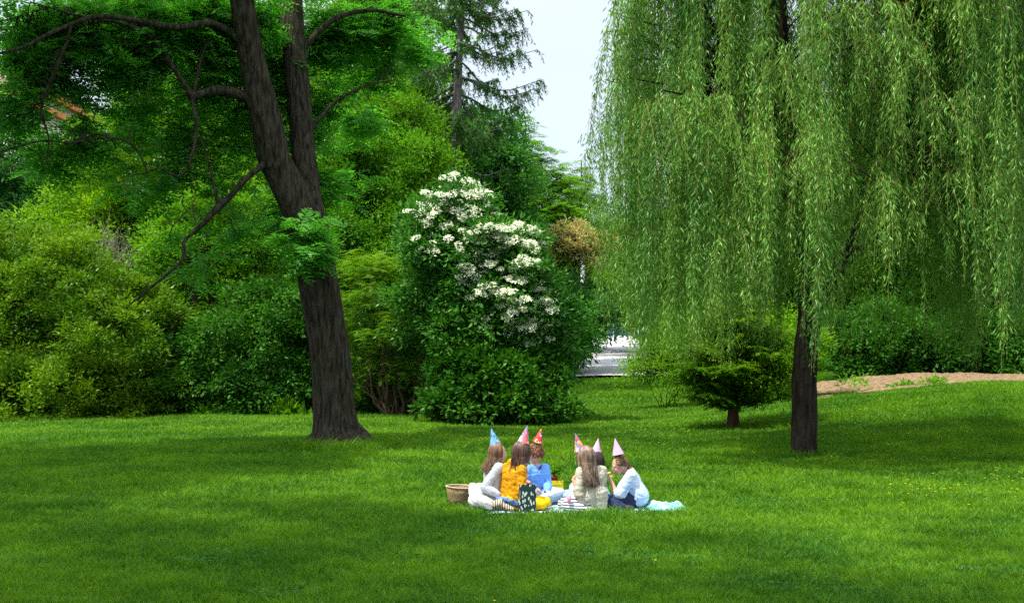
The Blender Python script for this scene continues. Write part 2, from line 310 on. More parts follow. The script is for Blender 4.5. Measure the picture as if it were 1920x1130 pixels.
def ground_cover():
    rg = np.random.default_rng(12); lv = Leaves()
    for i in range(150):       # patches of clover and broad weeds among the blades
        y = 7.5+rg.random()**1.3*18; x = rg.uniform(-.46, .46)*y; r = rg.uniform(.10, .42); n = int(rg.uniform(350, 900)*r)
        if BL[0]-.4 < x < BL[1]+.4 and BL[2]-.5 < y < BL[3]+.3: continue
        a = rg.uniform(0, 2*PI, n); q = r*np.sqrt(rg.random(n)); px, py = x+np.cos(a)*q*1.5, y+np.sin(a)*q; pz = ground(px, py)+rg.uniform(.025, .06, n)
        d = nrm(rg.normal(size=(n, 3))*np.array([1, 1, .25])+np.array([0, 0, .15])); sd = nrm(np.cross(d, np.array([0, 0, 1.0])+rg.normal(size=(n, 3))*.3)); sz = rg.uniform(.018, .034)
        lv.add(np.stack([px, py, pz], 1), d, sd, np.full(n, sz), np.full(n, sz*.75), rg.random(n)*.5+rg.random()*.5)
    tag(link('ground_cover', lv.mesh('ground_cover'), leafmat('leaf_clover', (.016, .085, .014), (.05, .19, .03), .3, (1.2, 1.3, .5), .03, .4, 1)), 'patches of clover and low weeds in the lawn', 'ground cover', kind='stuff')
    V, F, vals = [], [], []
    lv = Leaves(); n = 230; y = 8+rg.random(n)*17; x = rg.uniform(-.46, .46, n)*y; z = ground(x, y)+rg.uniform(.04, .07, n); d = nrm(rg.normal(size=(n, 3))*np.array([1, 1, .3])); sd = nrm(np.cross(d, np.array([0, 0, 1.0])+rg.normal(size=(n, 3))*.4))
    lv.add(np.stack([x, y, z], 1), d, sd, rg.uniform(.02, .045, n), rg.uniform(.010, .02, n), rg.random(n))
    tag(link('fallen_leaves', lv.mesh('fallen_leaves'), leafmat('leaf_dry', (.16, .11, .03), (.34, .27, .10), .2, (1, 1, .6), .02)), 'small dry leaves and stalks lying in the lawn', 'fallen leaves', kind='stuff')
ground_cover()

# ------------------------------------------------------------------ trees and shrubs
def plant(name, label, cat, base, lv=None, leaf_m=None, tb=None, bark=None, group=None, crown='crown', trunk='trunk'):
    o = thing(name, label, cat, base, group)
    if lv: link(crown, lv.mesh(crown), leaf_m, o)
    if tb: link(trunk, tb.mesh(trunk), bark, o)
    return o
T1 = (1.25, 1.4, .45)
LM = dict(
 shade=leafmat('leaf_locust', (.045, .20, .026), (.13, .40, .055), .58, T1, .03, .4, .5),
 willow=leafmat('leaf_willow', (.036, .15, .024), (.21, .42, .062), .36, (1.25, 1.35, .45), .035, .4, .6),
 lime=leafmat('leaf_lime', (.08, .22, .006), (.22, .38, .010), .45, T1, .02, .5, .5),
 limeb=leafmat('leaf_lime_bush', (.022, .10, .006), (.17, .29, .012), .32, T1, .02, .4, .8),
 mid=leafmat('leaf_mid', (.045, .165, .008), (.17, .36, .014), .4, T1, .02, .45, .4),
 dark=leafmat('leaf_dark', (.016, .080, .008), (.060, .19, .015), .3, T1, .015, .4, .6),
 teal=leafmat('leaf_bluish', (.020, .095, .022), (.065, .21, .035), .38, T1, .02, .4, .5),
 elder=leafmat('leaf_elder', (.020, .10, .014), (.085, .26, .032), .33, T1, .022, .4, .7),
 yew=leafmat('leaf_yew', (.05, .17, .006), (.18, .33, .010), .45, T1, .02, .4, .8),
 spruce=leafmat('leaf_spruce', (.022, .080, .018), (.07, .17, .034), .3, T1, .02, .4, .6),
 bronze=leafmat('leaf_bronze', (.20, .24, .08), (.52, .46, .22), .45, (1.3, 1.1, .6), .02, .5, .8),
)
# --- big twin-stemmed tree on the left
def left_tree():
    tb = Tubes()
    limb_pts = []
    def seg(rows, sides=14, n=7, rough=.05, seed=0):
        q = curve_pts(pxpath(rows), n); limb_pts.append(q[:, :3]); tb.add(q[:, :3], np.maximum(q[:, 3], .006), sides, caps=True, rough=rough, seed=seed)
    seg([(641, 858, 21.2, 160), (638, 839, 21.2, 130), (633, 815, 21.2, 99), (629, 775, 21.2, 80), (621, 680, 21.15, 76), (607, 590, 21.1, 73), (593, 507, 21.0, 72), (583, 440, 21, 66), (575, 380, 21.1, 54), (569, 290, 21.2, 46), (562, 200, 21.3, 46), (553, 100, 21.4, 44), (545, 0, 21.5, 42), (538, -120, 21.6, 38), (540, -260, 21.8, 30), (560, -420, 22, 18)], 22, 7, .10)
    seg([(592, 520, 20.95, 60), (577, 450, 20.85, 62), (553, 380, 20.75, 62), (530, 330, 20.7, 60), (510, 285, 20.6, 60), (496, 210, 20.5, 56), (474, 120, 20.4, 50), (455, 10, 20.2, 44), (440, -120, 20, 38), (430, -260, 19.8, 28), (400, -420, 19.5, 14)], 20, 7, .10, 3)
    seg([(566, 520, 20.82, 16), (548, 400, 20.6, 14), (530, 330, 20.55, 8)], 8)     # rib of bark where the stems join
    seg([(522, 128, 22.3, 22), (516, 80, 22.3, 24), (512, 0, 22.3, 22), (508, -120, 22.3, 18)], 9)
    for (dx, dy, yy) in ((-78, 854, 21.1), (82, 853, 21.1), (44, 866, 20.6), (-40, 868, 20.5)):      # surface roots
        p_ = lambda f, Y_, z_, w_: (637+dx*f, 640+(CAM_H-z_)*2400/Y_, Y_, w_)
        seg([p_(.35, 21.15, .34, 24), p_(.72, (21.15+yy)/2, .10, 25), p_(1.05, yy, .03, 20.5), p_(1.45, yy-.12, -.04, 20)], 8)
    for k, (dx, w) in enumerate([(-52, 22), (54, 26), (20, 24), (-22, 20)]):         # root flare
        seg([(637+dx*.45, 790, 21.2-(.22 if k > 1 else 0), w*.7), (637+dx*.75, 825, 21.2-(.3 if k > 1 else 0), w), (637+dx*1.12, 852, 21.2-(.42 if k > 1 else 0), w*.9)], 8)
    seg([(462, 85, 20.4, 18), (400, 45, 20, 17), (330, 52, 19.6, 16), (250, 38, 19.2, 14), (180, 32, 18.9, 12), (100, 60, 18.6, 10), (40, 90, 18.4, 8), (-60, 112, 18, 5)], 9)
    seg([(488, 205, 20.5, 26), (455, 180, 20.4, 21), (410, 170, 20.2, 20), (360, 181, 20, 17)], 10)
    seg([(362, 183, 20, 15), (320, 120, 19.8, 12), (285, 72, 19.6, 10), (230, 45, 19.3, 8), (150, 30, 19, 5), (60, 5, 18.8, 3)], 8)
    seg([(362, 180, 20, 9), (378, 110, 20.1, 8), (395, 50, 20.2, 7), (402, -30, 20.3, 5)], 7)
    seg([(360, 183, 20, 10), (368, 240, 19.9, 9), (357, 300, 19.8, 8), (336, 330, 19.8, 7), (300, 316, 19.7, 5), (272, 324, 19.7, 4), (245, 330, 19.6, 2.5)], 7)
    seg([(276, 322, 19.7, 5), (262, 290, 19.6, 5), (238, 266, 19.5, 5), (195, 258, 19.4, 5), (130, 268, 19.3, 4.5), (80, 264, 19.2, 4), (0, 284, 19.1, 4), (-60, 300, 19, 2)], 6)
    seg([(135, 45, 18.7, 8), (122, 90, 18.8, 8), (105, 130, 18.9, 8), (82, 185, 19, 7), (78, 215, 19.1, 6), (92, 262, 19.2, 4), (84, 310, 19.2, 2.5), (70, 345, 19.2, 1.5)], 7)
    seg([(508, 300, 20.6, 22), (484, 316, 20.4, 15), (455, 342, 20.3, 15), (428, 372, 20.2, 16), (410, 388, 20.1, 18), (372, 428, 20, 10), (346, 452, 19.9, 9), (343, 484, 19.8, 9), (318, 510, 19.7, 7), (275, 545, 19.6, 6), (236, 577, 19.5, 3)], 8)
    seg([(410, 388, 20.1, 10), (400, 345, 20.1, 7), (390, 300, 20.1, 5), (378, 262, 20.2, 3)], 6)
    seg([(350, 395, 20, 3), (320, 432, 20, 2.5), (322, 470, 20, 1.5)], 5)
    seg([(560, 100, 21.4, 18), (620, 40, 21.6, 14), (690, 20, 21.9, 10), (760, 30, 22.2, 5)], 7)
    seg([(575, 250, 21.2, 12), (630, 190, 21.6, 8), (690, 160, 22, 5), (740, 150, 22.4, 3)], 6)
    seg([(-60, 112, 18, 5), (-100, 60, 18.3, 4), (0, 40, 18.6, 3), (70, 20, 18.8, 2)], 5)
    blobs = [B(90, 25, 19, 120, 50), B(260, 15, 19.3, 130, 50), B(420, 10, 19.8, 100, 50), B(450, 60, 19.8, 60, 70, .5), B(580, 20, 20.6, 120, 55), B(690, 25, 22, 110, 55, w=.6),
             B(690, 110, 22.5, 80, 55, w=.35), B(650, 190, 22.3, 55, 60, w=.5), B(760, 70, 23, 60, 40, w=.6), B(250, 120, 20, 80, 45, w=.8), B(380, 100, 20, 60, 50), B(30, 95, 18.8, 70, 45, w=1.6), B(90, 30, 20, 120, 45, w=1.4), B(240, 40, 20, 110, 50, w=1.4), B(350, 140, 20.6, 70, 60, w=.5), B(440, 200, 21, 60, 60, w=.5),
             B(170, 100, 19, 70, 30, w=.5), B(120, 165, 19.2, 60, 35, w=.6), B(30, 200, 19.4, 60, 40, w=.8), B(20, 150, 20, 60, 40, w=.6), B(225, 205, 20, 80, 35, w=.5), B(330, 240, 20, 70, 55, w=.35), B(420, 260, 20.3, 60, 60, w=.45), B(300, 300, 20, 80, 45, w=.25), B(250, 330, 20, 90, 40, w=.25),
             B(120, 250, 19.4, 120, 25, w=.35), B(70, 290, 19.4, 80, 40, w=.35), B(520, 330, 20.2, 40, 50, .4), B(565, 310, 20.4, 35, 70, .35), B(520, 215, 20.0, 45, 45, .4, .7), B(560, 160, 20.4, 50, 60, .5, .7),
             B(575, 440, 20.4, 42, 18, .3, .9), B(583, 478, 20.4, 36, 12, .3, .8), B(430, 420, 20.4, 60, 40, w=.6), B(500, 400, 20.7, 45, 45, .4, .6), B(370, 350, 20, 90, 50, w=.25), B(340, 480, 19.8, 60, 30, w=.35), B(455, 120, 19.9, 55, 60, .4),
             B(620, 330, 21.5, 30, 60, .4, .25)]
    blobs = [(b[0], b[1]+((1.9 if -4.3 < b[0] < -2.7 else .9) if b[6] != .9 and b[6] != .8 else 0), *b[2:4], b[4]*.8, b[5], b[6]) for b in blobs]
    lv = Leaves(); fronds(lv, 11, blobs, 3100, .46, 7, .125, .048, .35, 4, 1.0, .45, .72)
    up = [B(300, -180, 19.5, 330, 130, 2.6), B(620, -200, 21, 280, 150, 2.8), B(500, -420, 21, 300, 150, 3), B(60, -60, 18.8, 200, 80, 2)]
    fronds(lv, 12, up, 420, .5, 7, .10, .036, .3, 5, .7, .2, .6)
    tips = np.vstack(lv.c[:1]); rg = np.random.default_rng(4); nn = np.vstack(limb_pts)
    for t in tips[rg.choice(len(tips), 520)]:
        dd = np.linalg.norm(nn-t, axis=1)+rg.random(len(nn))*.35; s = nn[dd.argmin()]
        if .15 < dd.min() < 1.5: limbs(tb, rg.integers(9999), s, [t], .010, .003, 4, .06)
    plant('locust_tree', 'tall dark leaning tree with two stems and feathery leaves, left of the picnic', 'tree', P(637, 840, 21.2), lv, LM['shade'], tb, M_bark_grey)
left_tree()

# --- weeping willow
def willow():
    rg = np.random.default_rng(21); tb = Tubes(); x0, y0 = 4.47, 19.6; zb = gz(x0, y0)
    def seg(rows, sides=12, rough=.06):
        q = curve_pts(rows, 6); tb.add(q[:, :3], q[:, 3], sides, caps=True, rough=rough, seed=2)
    z = lambda py, Y=19.6: CAM_H-(py-640)*Y/2400; X = lambda px, Y=19.6: (px-960)*Y/2400
    seg([(X(1509), 19.6, zb-.08, .235), (X(1508), 19.6, zb+.06, .205), (X(1508), 19.6, z(800), .195), (X(1508), 19.6, z(720), .19), (X(1512), 19.6, z(650), .18), (X(1520), 19.65, z(560), .17), (X(1516), 19.8, z(450), .15), (X(1500), 20, z(330), .13), (X(1490), 20.1, z(200), .11), (X(1480), 20.2, z(0), .09), (X(1490), 20.2, z(-200), .06), (X(1480), 20.2, z(-360), .03)], 18, .1)
    seg([(X(1520), 19.65, z(590), .13), (X(1555), 19.7, z(530), .13), (X(1600), 19.8, z(470), .12), (X(1630), 19.9, z(400), .11), (X(1640), 20, z(320), .095), (X(1660), 20.1, z(200), .08), (X(1700), 20.2, z(50), .065), (X(1740), 20.2, z(-100), .04)], 10)
    seg([(X(1600), 19.8, z(470), .06), (X(1640), 19.4, z(440), .05), (X(1700), 19, z(330), .04), (X(1760), 18.6, z(200), .03), (X(1850), 18.3, z(150), .02)], 7)
    seg([(X(1516), 19.8, z(440), .07), (X(1450), 19.5, z(330), .06), (X(1380), 19.1, z(240), .045), (X(1300), 18.8, z(185), .03), (X(1240), 18.6, z(190), .015)], 7)
    seg([(X(1500), 20, z(330), .07), (X(1430), 20.2, z(160), .06), (X(1330), 20.3, z(0), .045), (X(1230), 20.3, z(-120), .03)], 7)
    # branch crests from which the curtains hang
    crest = []
    for i in range(185):
        a = rg.uniform(0, 2*PI); rr = math.sqrt(rg.uniform(.06, 1)); ex = 3.9*rr*math.cos(a)+.15; ey = 3.2*rr*math.sin(a)
        if ex < -2.85 or (ex < -2.0 and rg.random() < .45): continue
        top = 9.6-2.6*rr**2+rg.normal()*.5
        if rg.random() < .34: top = rg.uniform(4.6, 7.2)
        if -1.0 < ex < 1.6 and ey < -.4 and top > 4.6 and rg.random() < .3: top = rg.uniform(3.6, 5.0)
        crest.append((x0+ex, y0+ey, top, rr))
    for i in range(95):      # short-hung shoots high in the crown, out of view, added to block sun
        a = rg.uniform(0, 2*PI); rr = math.sqrt(rg.random())*.85; crest.append((x0+3.3*rr*math.cos(a)+.3, y0+2.9*rr*math.sin(a)+.3, 10.4-2.0*rr**2+rg.normal()*.3, -1))
    # low front branches that show as pale arches
    for px, py, Y in ((1290, 180, 17.3), (1340, 190, 17.2), (1240, 200, 17.5), (1390, 235, 17.2), (1440, 260, 17), (1720, 100, 16.8), (1760, 185, 16.7), (1820, 190, 16.8), (1690, 130, 17), (1880, 255, 16.9), (1560, 250, 17), (1640, 10, 16.9), (1580, 20, 17), (1145, 150, 18.6), (1130, 20, 19.2), (1165, 60, 19), (1120, 90, 19.6), (1500, 310, 17.1), (1500, 30, 17.2), (1230, 330, 17.5), (1380, 420, 17.2), (1800, 330, 16.9), (1112, 60, 19.6), (1104, 150, 19.8), (1496, 200, 18.7), (1502, 380, 18.9), (1510, 300, 18.8), (1488, 420, 18.6)):
        p = P(px, py, Y); crest.append((p.x, p.y, p.z, 1.0))
    st_c = []; st_len = []; st_dir = []; st_v = []
    tw = Tubes()
    mid = [(X(1516), 19.8, z(450)), (X(1490), 20.1, z(200)), (X(1480), 20.2, z(0)), (X(1640), 20, z(320)), (X(1700), 20.2, z(50)), (X(1430), 20.2, z(160)), (X(1490), 20.2, z(-200)), (X(1380), 19.1, z(240))]
    crest = [(max(cx, 1.45), cy, ct, rr) for cx, cy, ct, rr in crest]
    for (cx, cy, ct, rr) in crest:
        s = min(mid, key=lambda q: (q[0]-cx)**2+(q[1]-cy)**2+.4*(q[2]-ct)**2); limbs(tb, rg.integers(9999), s, [(cx, cy, ct)], .028, .009, 5, .12)
        out = np.array([cx-x0, cy-y0]); out /= max(np.linalg.norm(out), .1)
        ns = rg.integers(7, 13); ccol = rg.random(); cbot = rg.gamma(1.7, .36)+(rg.uniform(.6, 2.6) if rg.random() < .3 else 0)
        for k in range(ns):
            f = rg.random(); jt = .26 if rr < 0 else .085; sx = cx+out[0]*(f-.3)*.35+rg.normal()*jt; sy = cy+out[1]*(f-.3)*.35+rg.normal()*jt; tz = ct-max(0, f-.3)*.35+rg.normal()*.08
            g0 = gz(sx, sy); bot = 1.2+cbot+rg.gamma(1.3, .2)+g0
            if sx < 1.9: bot += .35
            if 4.0 < sx < 5.3 and sy < 19.4 and not 18.5 < sy < 19.1: bot = max(bot, 1.5+rg.random()*2.6)
            if rr < 0: bot = tz-rg.uniform(1.0, 2.2)
            if cy in (18.7, 18.9, 18.8, 18.6): bot = 1.35+rg.random()*.5
            if 4.9 < sx < 6.4 and rg.random() < .55: bot = max(bot, 3.0+rg.random()*1.2)     # window on to the limbs
            if rg.random() < .12: bot += rg.uniform(.4, 1.6)
            ln = tz-bot
            if mn.noise(Vector((sx*1.7+3, sy*1.1, 4.2))) < -.10: continue
            if sx+out[0]*.22 < 1.12 or (sx+out[0]*.22 < 1.75 and rg.random() < .6): continue
            if 4.75 < sx < 6.1 and sy < 19.7 and rg.random() < .85: bot = max(bot, 4.1+rg.random()*.8); ln = tz-bot
            if ln < .5: continue
            st_c.append((sx, sy, tz)); st_len.append(ln); st_dir.append((out[0], out[1])); st_v.append(ccol)
    nmain = len(st_c)
    for (cx, cy, ct, rr) in crest:      # domed tufts where a branch end breaks over
        if rg.random() < .3 or ct < 3.2 or cx < 2.0: continue
        cv_ = rg.uniform(.5, 1)
        for k in range(rg.integers(10, 22)):
            a = rg.uniform(0, 2*PI); st_c.append((cx+rg.normal()*.1, cy+rg.normal()*.1, ct+rg.normal()*.06)); st_len.append(rg.uniform(.45, 1.5)); st_dir.append((math.cos(a)*rg.uniform(.6, 3.0), math.sin(a)*rg.uniform(.6, 3.0))); st_v.append(cv_)
    c = np.array(st_c); ln = np.array(st_len); od = np.array(st_dir); ns = len(c); vv = np.clip(np.array(st_v)*.75+rg.random(ns)*.25, 0, 1)
    lv = Leaves(); ph = rg.uniform(0, 6.28, (ns, 2)); amp = rg.uniform(.02, .07, ns)
    def at(i, t):   # point on strand i at distance t from its top
        arch = 1-np.exp(-t*2.5); x = c[i, 0]+od[i, 0]*.22*arch+np.sin(t*1.3+ph[i, 0])*amp[i]; y = c[i, 1]+od[i, 1]*.22*arch+np.sin(t*1.1+ph[i, 1])*amp[i]
        return np.stack([x, y, c[i, 2]-t+.12*np.exp(-((t-.12)/.2)**2)], -1)
    step = .032; idx = np.concatenate([np.full(int(l/step), i) for i, l in enumerate(ln)]); tt = np.concatenate([np.arange(int(l/step))*step for l in ln])+rg.random(len(idx))*.02
    # each strand carries side shoots: leaves stand off it in bunches
    for rep in range(3):
        side = rg.normal(size=(len(idx), 3)); side[:, 2] = 0; side = nrm(side); bunch = .5+.5*np.sin(tt*5.0+ph[idx, 0]*3)
        off = side*(rg.random(len(idx))**1.5*.15*bunch)[:, None]; p = at(idx, tt)+off; p[:, 2] -= np.linalg.norm(off, axis=1)*.8
        d = nrm(side*.55+np.array([0, 0, -1.0])+rg.normal(size=(len(idx), 3))*.22); q = nrm(np.cross(d, nrm(rg.normal(size=(len(idx), 3))+np.array([0, -.6, .3]))))
        sc = (.7+.6*rg.random(len(idx)))*np.clip((ln[idx]-tt)/.4, .45, 1); kp = rg.random(len(idx)) < (.35+.65*bunch)
        lv.add(p[kp], d[kp], q[kp], (.092*sc)[kp], (.0165*sc)[kp], (vv[idx]*.6+rg.random(len(idx))*.4)[kp])
    for i in range(ns):
        t = np.linspace(0, ln[i], max(4, int(ln[i]/.5))); tw.add(at(np.full(len(t), i), t), np.linspace(.004, .002, len(t)), 3, caps=False)
    o = plant('willow_tree', 'large weeping willow with long hanging green curtains and a dark straight trunk', 'tree', (x0, y0, zb), lv, LM['willow'], tb, M_bark_willow)
    link('hanging_twigs', tw.mesh('hanging_twigs'), M_twig_y, o)
    print('willow leaves', sum(len(a) for a in lv.c))
willow()

def multi_stem(tb, seed, base, tops, r=.03):
    rg = np.random.default_rng(seed)
    for t in tops: limbs(tb, rg.integers(9999), (base[0]+rg.normal()*.12, base[1]+rg.normal()*.12, base[2]-.05), [t], r, r*.3, 6, -.04)
def shrub(name, label, cat, px, Y, blobs, mk, n, per, L, Wd, spread, seed, bark=None, stems=9, r=.03, **kw):
    X = (px-CX)*Y/FPX; base = (X, Y, gz(X, Y)); lv = Leaves(); pos = foliage(lv, seed, blobs, n, per, L, Wd, spread, **kw)
    tb = Tubes(); rg = np.random.default_rng(seed+1); multi_stem(tb, seed+2, base, pos[rg.choice(len(pos), stems)], r)
    return plant(name, label, cat, base, lv, LM[mk], tb, bark or M_bark_dark, trunk='stems', crown='foliage'), pos
def tree(name, label, px, Y, top_py, w_px, blobs, mk, n, per, L, Wd, spread, seed, bark=None, lean=0, nb=40, group=None, fr=None, **kw):
    X = (px-CX)*Y/FPX; base = (X, Y, gz(X, Y)); lv = Leaves()
    if fr: pos = fronds(lv, seed, blobs, n, **fr)
    else: pos = foliage(lv, seed, blobs, n, per, L, Wd, spread, **kw)
    tb = Tubes(); k = Y/FPX; zt = CAM_H-(top_py-HY)*k; r0 = w_px*k/2
    q = curve_pts([(X-.01, Y, base[2]-.1, r0*1.35), (X, Y, base[2]+.3, r0*1.05), (X+lean*k*.4, Y, base[2]+(zt-base[2])*.4, r0*.85), (X+lean*k*.8, Y, base[2]+(zt-base[2])*.75, r0*.55), (X+lean*k, Y, zt, r0*.2)], 6)
    tb.add(q[:, :3], q[:, 3], 10, rough=.07, seed=seed); rg = np.random.default_rng(seed+1)
    for t in pos[rg.choice(len(pos), nb)]:
        zs = min(max(t[2]-.25*abs(t[0]-X)-rg.random()*1.0, base[2]+(zt-base[2])*.2), zt); f = (zs-base[2])/(zt-base[2])
        limbs(tb, rg.integers(9999), (X+lean*k*f, Y, zs), [t], max(r0*.38*(1-f*.7), .015), .008, 5, .05)
    return plant(name, label, 'tree', base, lv, LM[mk], tb, bark or M_bark_dark, group)

# left row, front to back
shrub('shrub', 'large rounded shrub with bright yellow-green tips at the far left edge of the lawn', 'shrub', 110, 31,
      [B(20, 650, 31, 120, 140), B(150, 590, 31.3, 120, 115), B(235, 650, 31, 85, 110), B(90, 530, 32, 110, 70), B(120, 735, 30.6, 150, 55), B(-100, 600, 31.5, 110, 170), B(250, 745, 30.4, 80, 45), B(20, 500, 32.5, 70, 60), B(-40, 745, 30.6, 90, 50)], 'limeb', 6800, 34, .085, .038, .17, 31, stems=14, shell=.25, up=.35, flat=.6)
shrub('shrub', 'dark broadleaf shrub between the yellow-green shrub and the leaning trunk', 'shrub', 430, 31.5,
      [B(390, 700, 31.5, 90, 95), B(480, 650, 31.6, 90, 110), B(560, 710, 31.3, 65, 90), B(450, 745, 31, 110, 50), B(330, 720, 31.8, 60, 80), B(560, 620, 32, 50, 80)], 'dark', 3400, 30, .085, .045, .16, 41, stems=16, shell=.3, droop=.3)
shrub('shrub', 'low broad-leaved plant at the foot of the dark shrub, left of the leaning trunk', 'plant', 545, 30.2,
      [B(545, 785, 30.2, 38, 16), B(470, 783, 30.3, 30, 13), B(395, 786, 30.3, 24, 12)], 'mid', 120, 10, .17, .08, .10, 43, stems=5, r=.008, up=.5)
tree('slim_tree', 'slim tree with a thin reddish trunk rising out of the dark shrub', 362, 32.5, 330, 11, [B(370, 470, 33, 110, 80), B(440, 420, 33.5, 110, 80), B(320, 520, 32.8, 80, 50, w=.6), B(500, 500, 33, 80, 70), B(450, 560, 32.6, 80, 40, w=.6), B(330, 585, 32.4, 60, 35, w=.4)], 'mid', 2500, 30, .085, .036, .17, 51, M_bark_red, nb=50, flat=.5, shell=.5)
tree('lime_tree', 'bright lime green tree behind the shrubs at left, lit from above', 250, 40, 300, 14, [B(210, 390, 40, 105, 90), B(320, 430, 40, 100, 90), B(150, 460, 40, 80, 70), B(260, 500, 40, 130, 60), B(200, 325, 40.5, 60, 45), B(380, 380, 41, 60, 70)], 'lime', 3300, 32, .12, .05, .22, 61, shell=.35)
tree('tree', 'bluish green tree at the far left edge behind the lime green tree', 40, 48, 250, 16, [B(30, 350, 48, 100, 90), B(90, 400, 47, 70, 90), B(-60, 300, 48, 100, 100), B(110, 310, 49, 50, 40, w=.6)], 'teal', 2200, 32, .14, .055, .26, 71, shell=.4)
shrub('shrub', 'small light green shrub at the right side of the path opening', 'shrub', 1255, 33, [B(1250, 660, 33, 36, 32), B(1215, 690, 33, 24, 18), B(1280, 690, 33, 30, 24)], 'lime', 800, 24, .075, .03, .16, 291, stems=10, r=.012)
def bare_shrub():
    rg = np.random.default_rng(8); X = (215-CX)*35/FPX; base = np.array([X, 35, gz(X, 35)]); tb = Tubes()
    top = P(212, 470, 35)
    for i in range(130):
        a = np.array(tuple(top))+rg.normal(size=3)*np.array([.25, .25, .3])-np.array([0, 0, .5]); b = a+np.array([rg.normal()*.35, rg.normal()*.3, .5+rg.random()*.6])
        limbs(tb, i, a, [b], .006, .002, 4, .0)
    for i in range(6): limbs(tb, 100+i, base+rg.normal(size=3)*.05, [np.array(tuple(top))+rg.normal(size=3)*.25], .04, .015, 5, 0)
    tag(plant('bare_shrub', 'pale grey leafless shrub with fine twigs among the yellow-green bushes', 'shrub', base, None, None, tb, mat('dead_twig', (.24, .23, .17), .9, .1), trunk='twigs'))
bare_shrub()
# mass right of the leaning trunk
tree('tree', 'dense small-leaved green tree just right of the leaning trunk', 690, 36, 170, 18, [B(690, 330, 36, 105, 110), B(640, 450, 35.5, 80, 110), B(760, 440, 35.5, 95, 110), B(700, 520, 35, 110, 70), B(740, 270, 37, 80, 80), B(800, 360, 36.5, 60, 70), B(640, 250, 37, 60, 80), B(830, 470, 35, 50, 80), B(560, 400, 37, 60, 140)], 'mid', 6800, 32, .085, .04, .18, 81, shell=.3)
def yew_left():
    Y = 30.2; X = (740-CX)*Y/FPX; base = (X, Y, gz(X, Y)); lv = Leaves()
    bl = [B(700, 560, Y, 70, 28), B(790, 570, Y-.3, 65, 24), B(660, 610, Y, 40, 26), B(740, 620, Y-.4, 70, 22), B(680, 660, Y, 50, 20, w=.7), B(830, 600, Y-.4, 40, 20, w=.7), B(700, 500, Y+.5, 70, 30), B(740, 690, Y-.2, 70, 18, w=.5), B(650, 720, Y, 40, 30, w=.5)]
    pos = fronds(lv, 91, bl, 1500, .34, 9, .055, .02, .3, 4, .5, .2, .85); tb = Tubes(); rg = np.random.default_rng(3)
    multi_stem(tb, 92, base, pos[rg.choice(len(pos), 22)], .035)
    plant('yew_bush', 'yew bush with flat lime green sprays and bare brown stems, right of the leaning trunk', 'bush', base, lv, LM['yew'], tb, M_twig, trunk='stems')
yew_left()
shrub('shrub', 'dark shaded undergrowth shrub below the flat lime green sprays', 'shrub', 720, 31.4, [B(830, 560, 32, 60, 90), B(690, 740, 31.4, 80, 55), B(780, 720, 31.6, 90, 75), B(640, 690, 32, 50, 80), B(780, 650, 32, 80, 60)], 'dark', 2200, 28, .08, .038, .16, 101, stems=22, shell=.4)

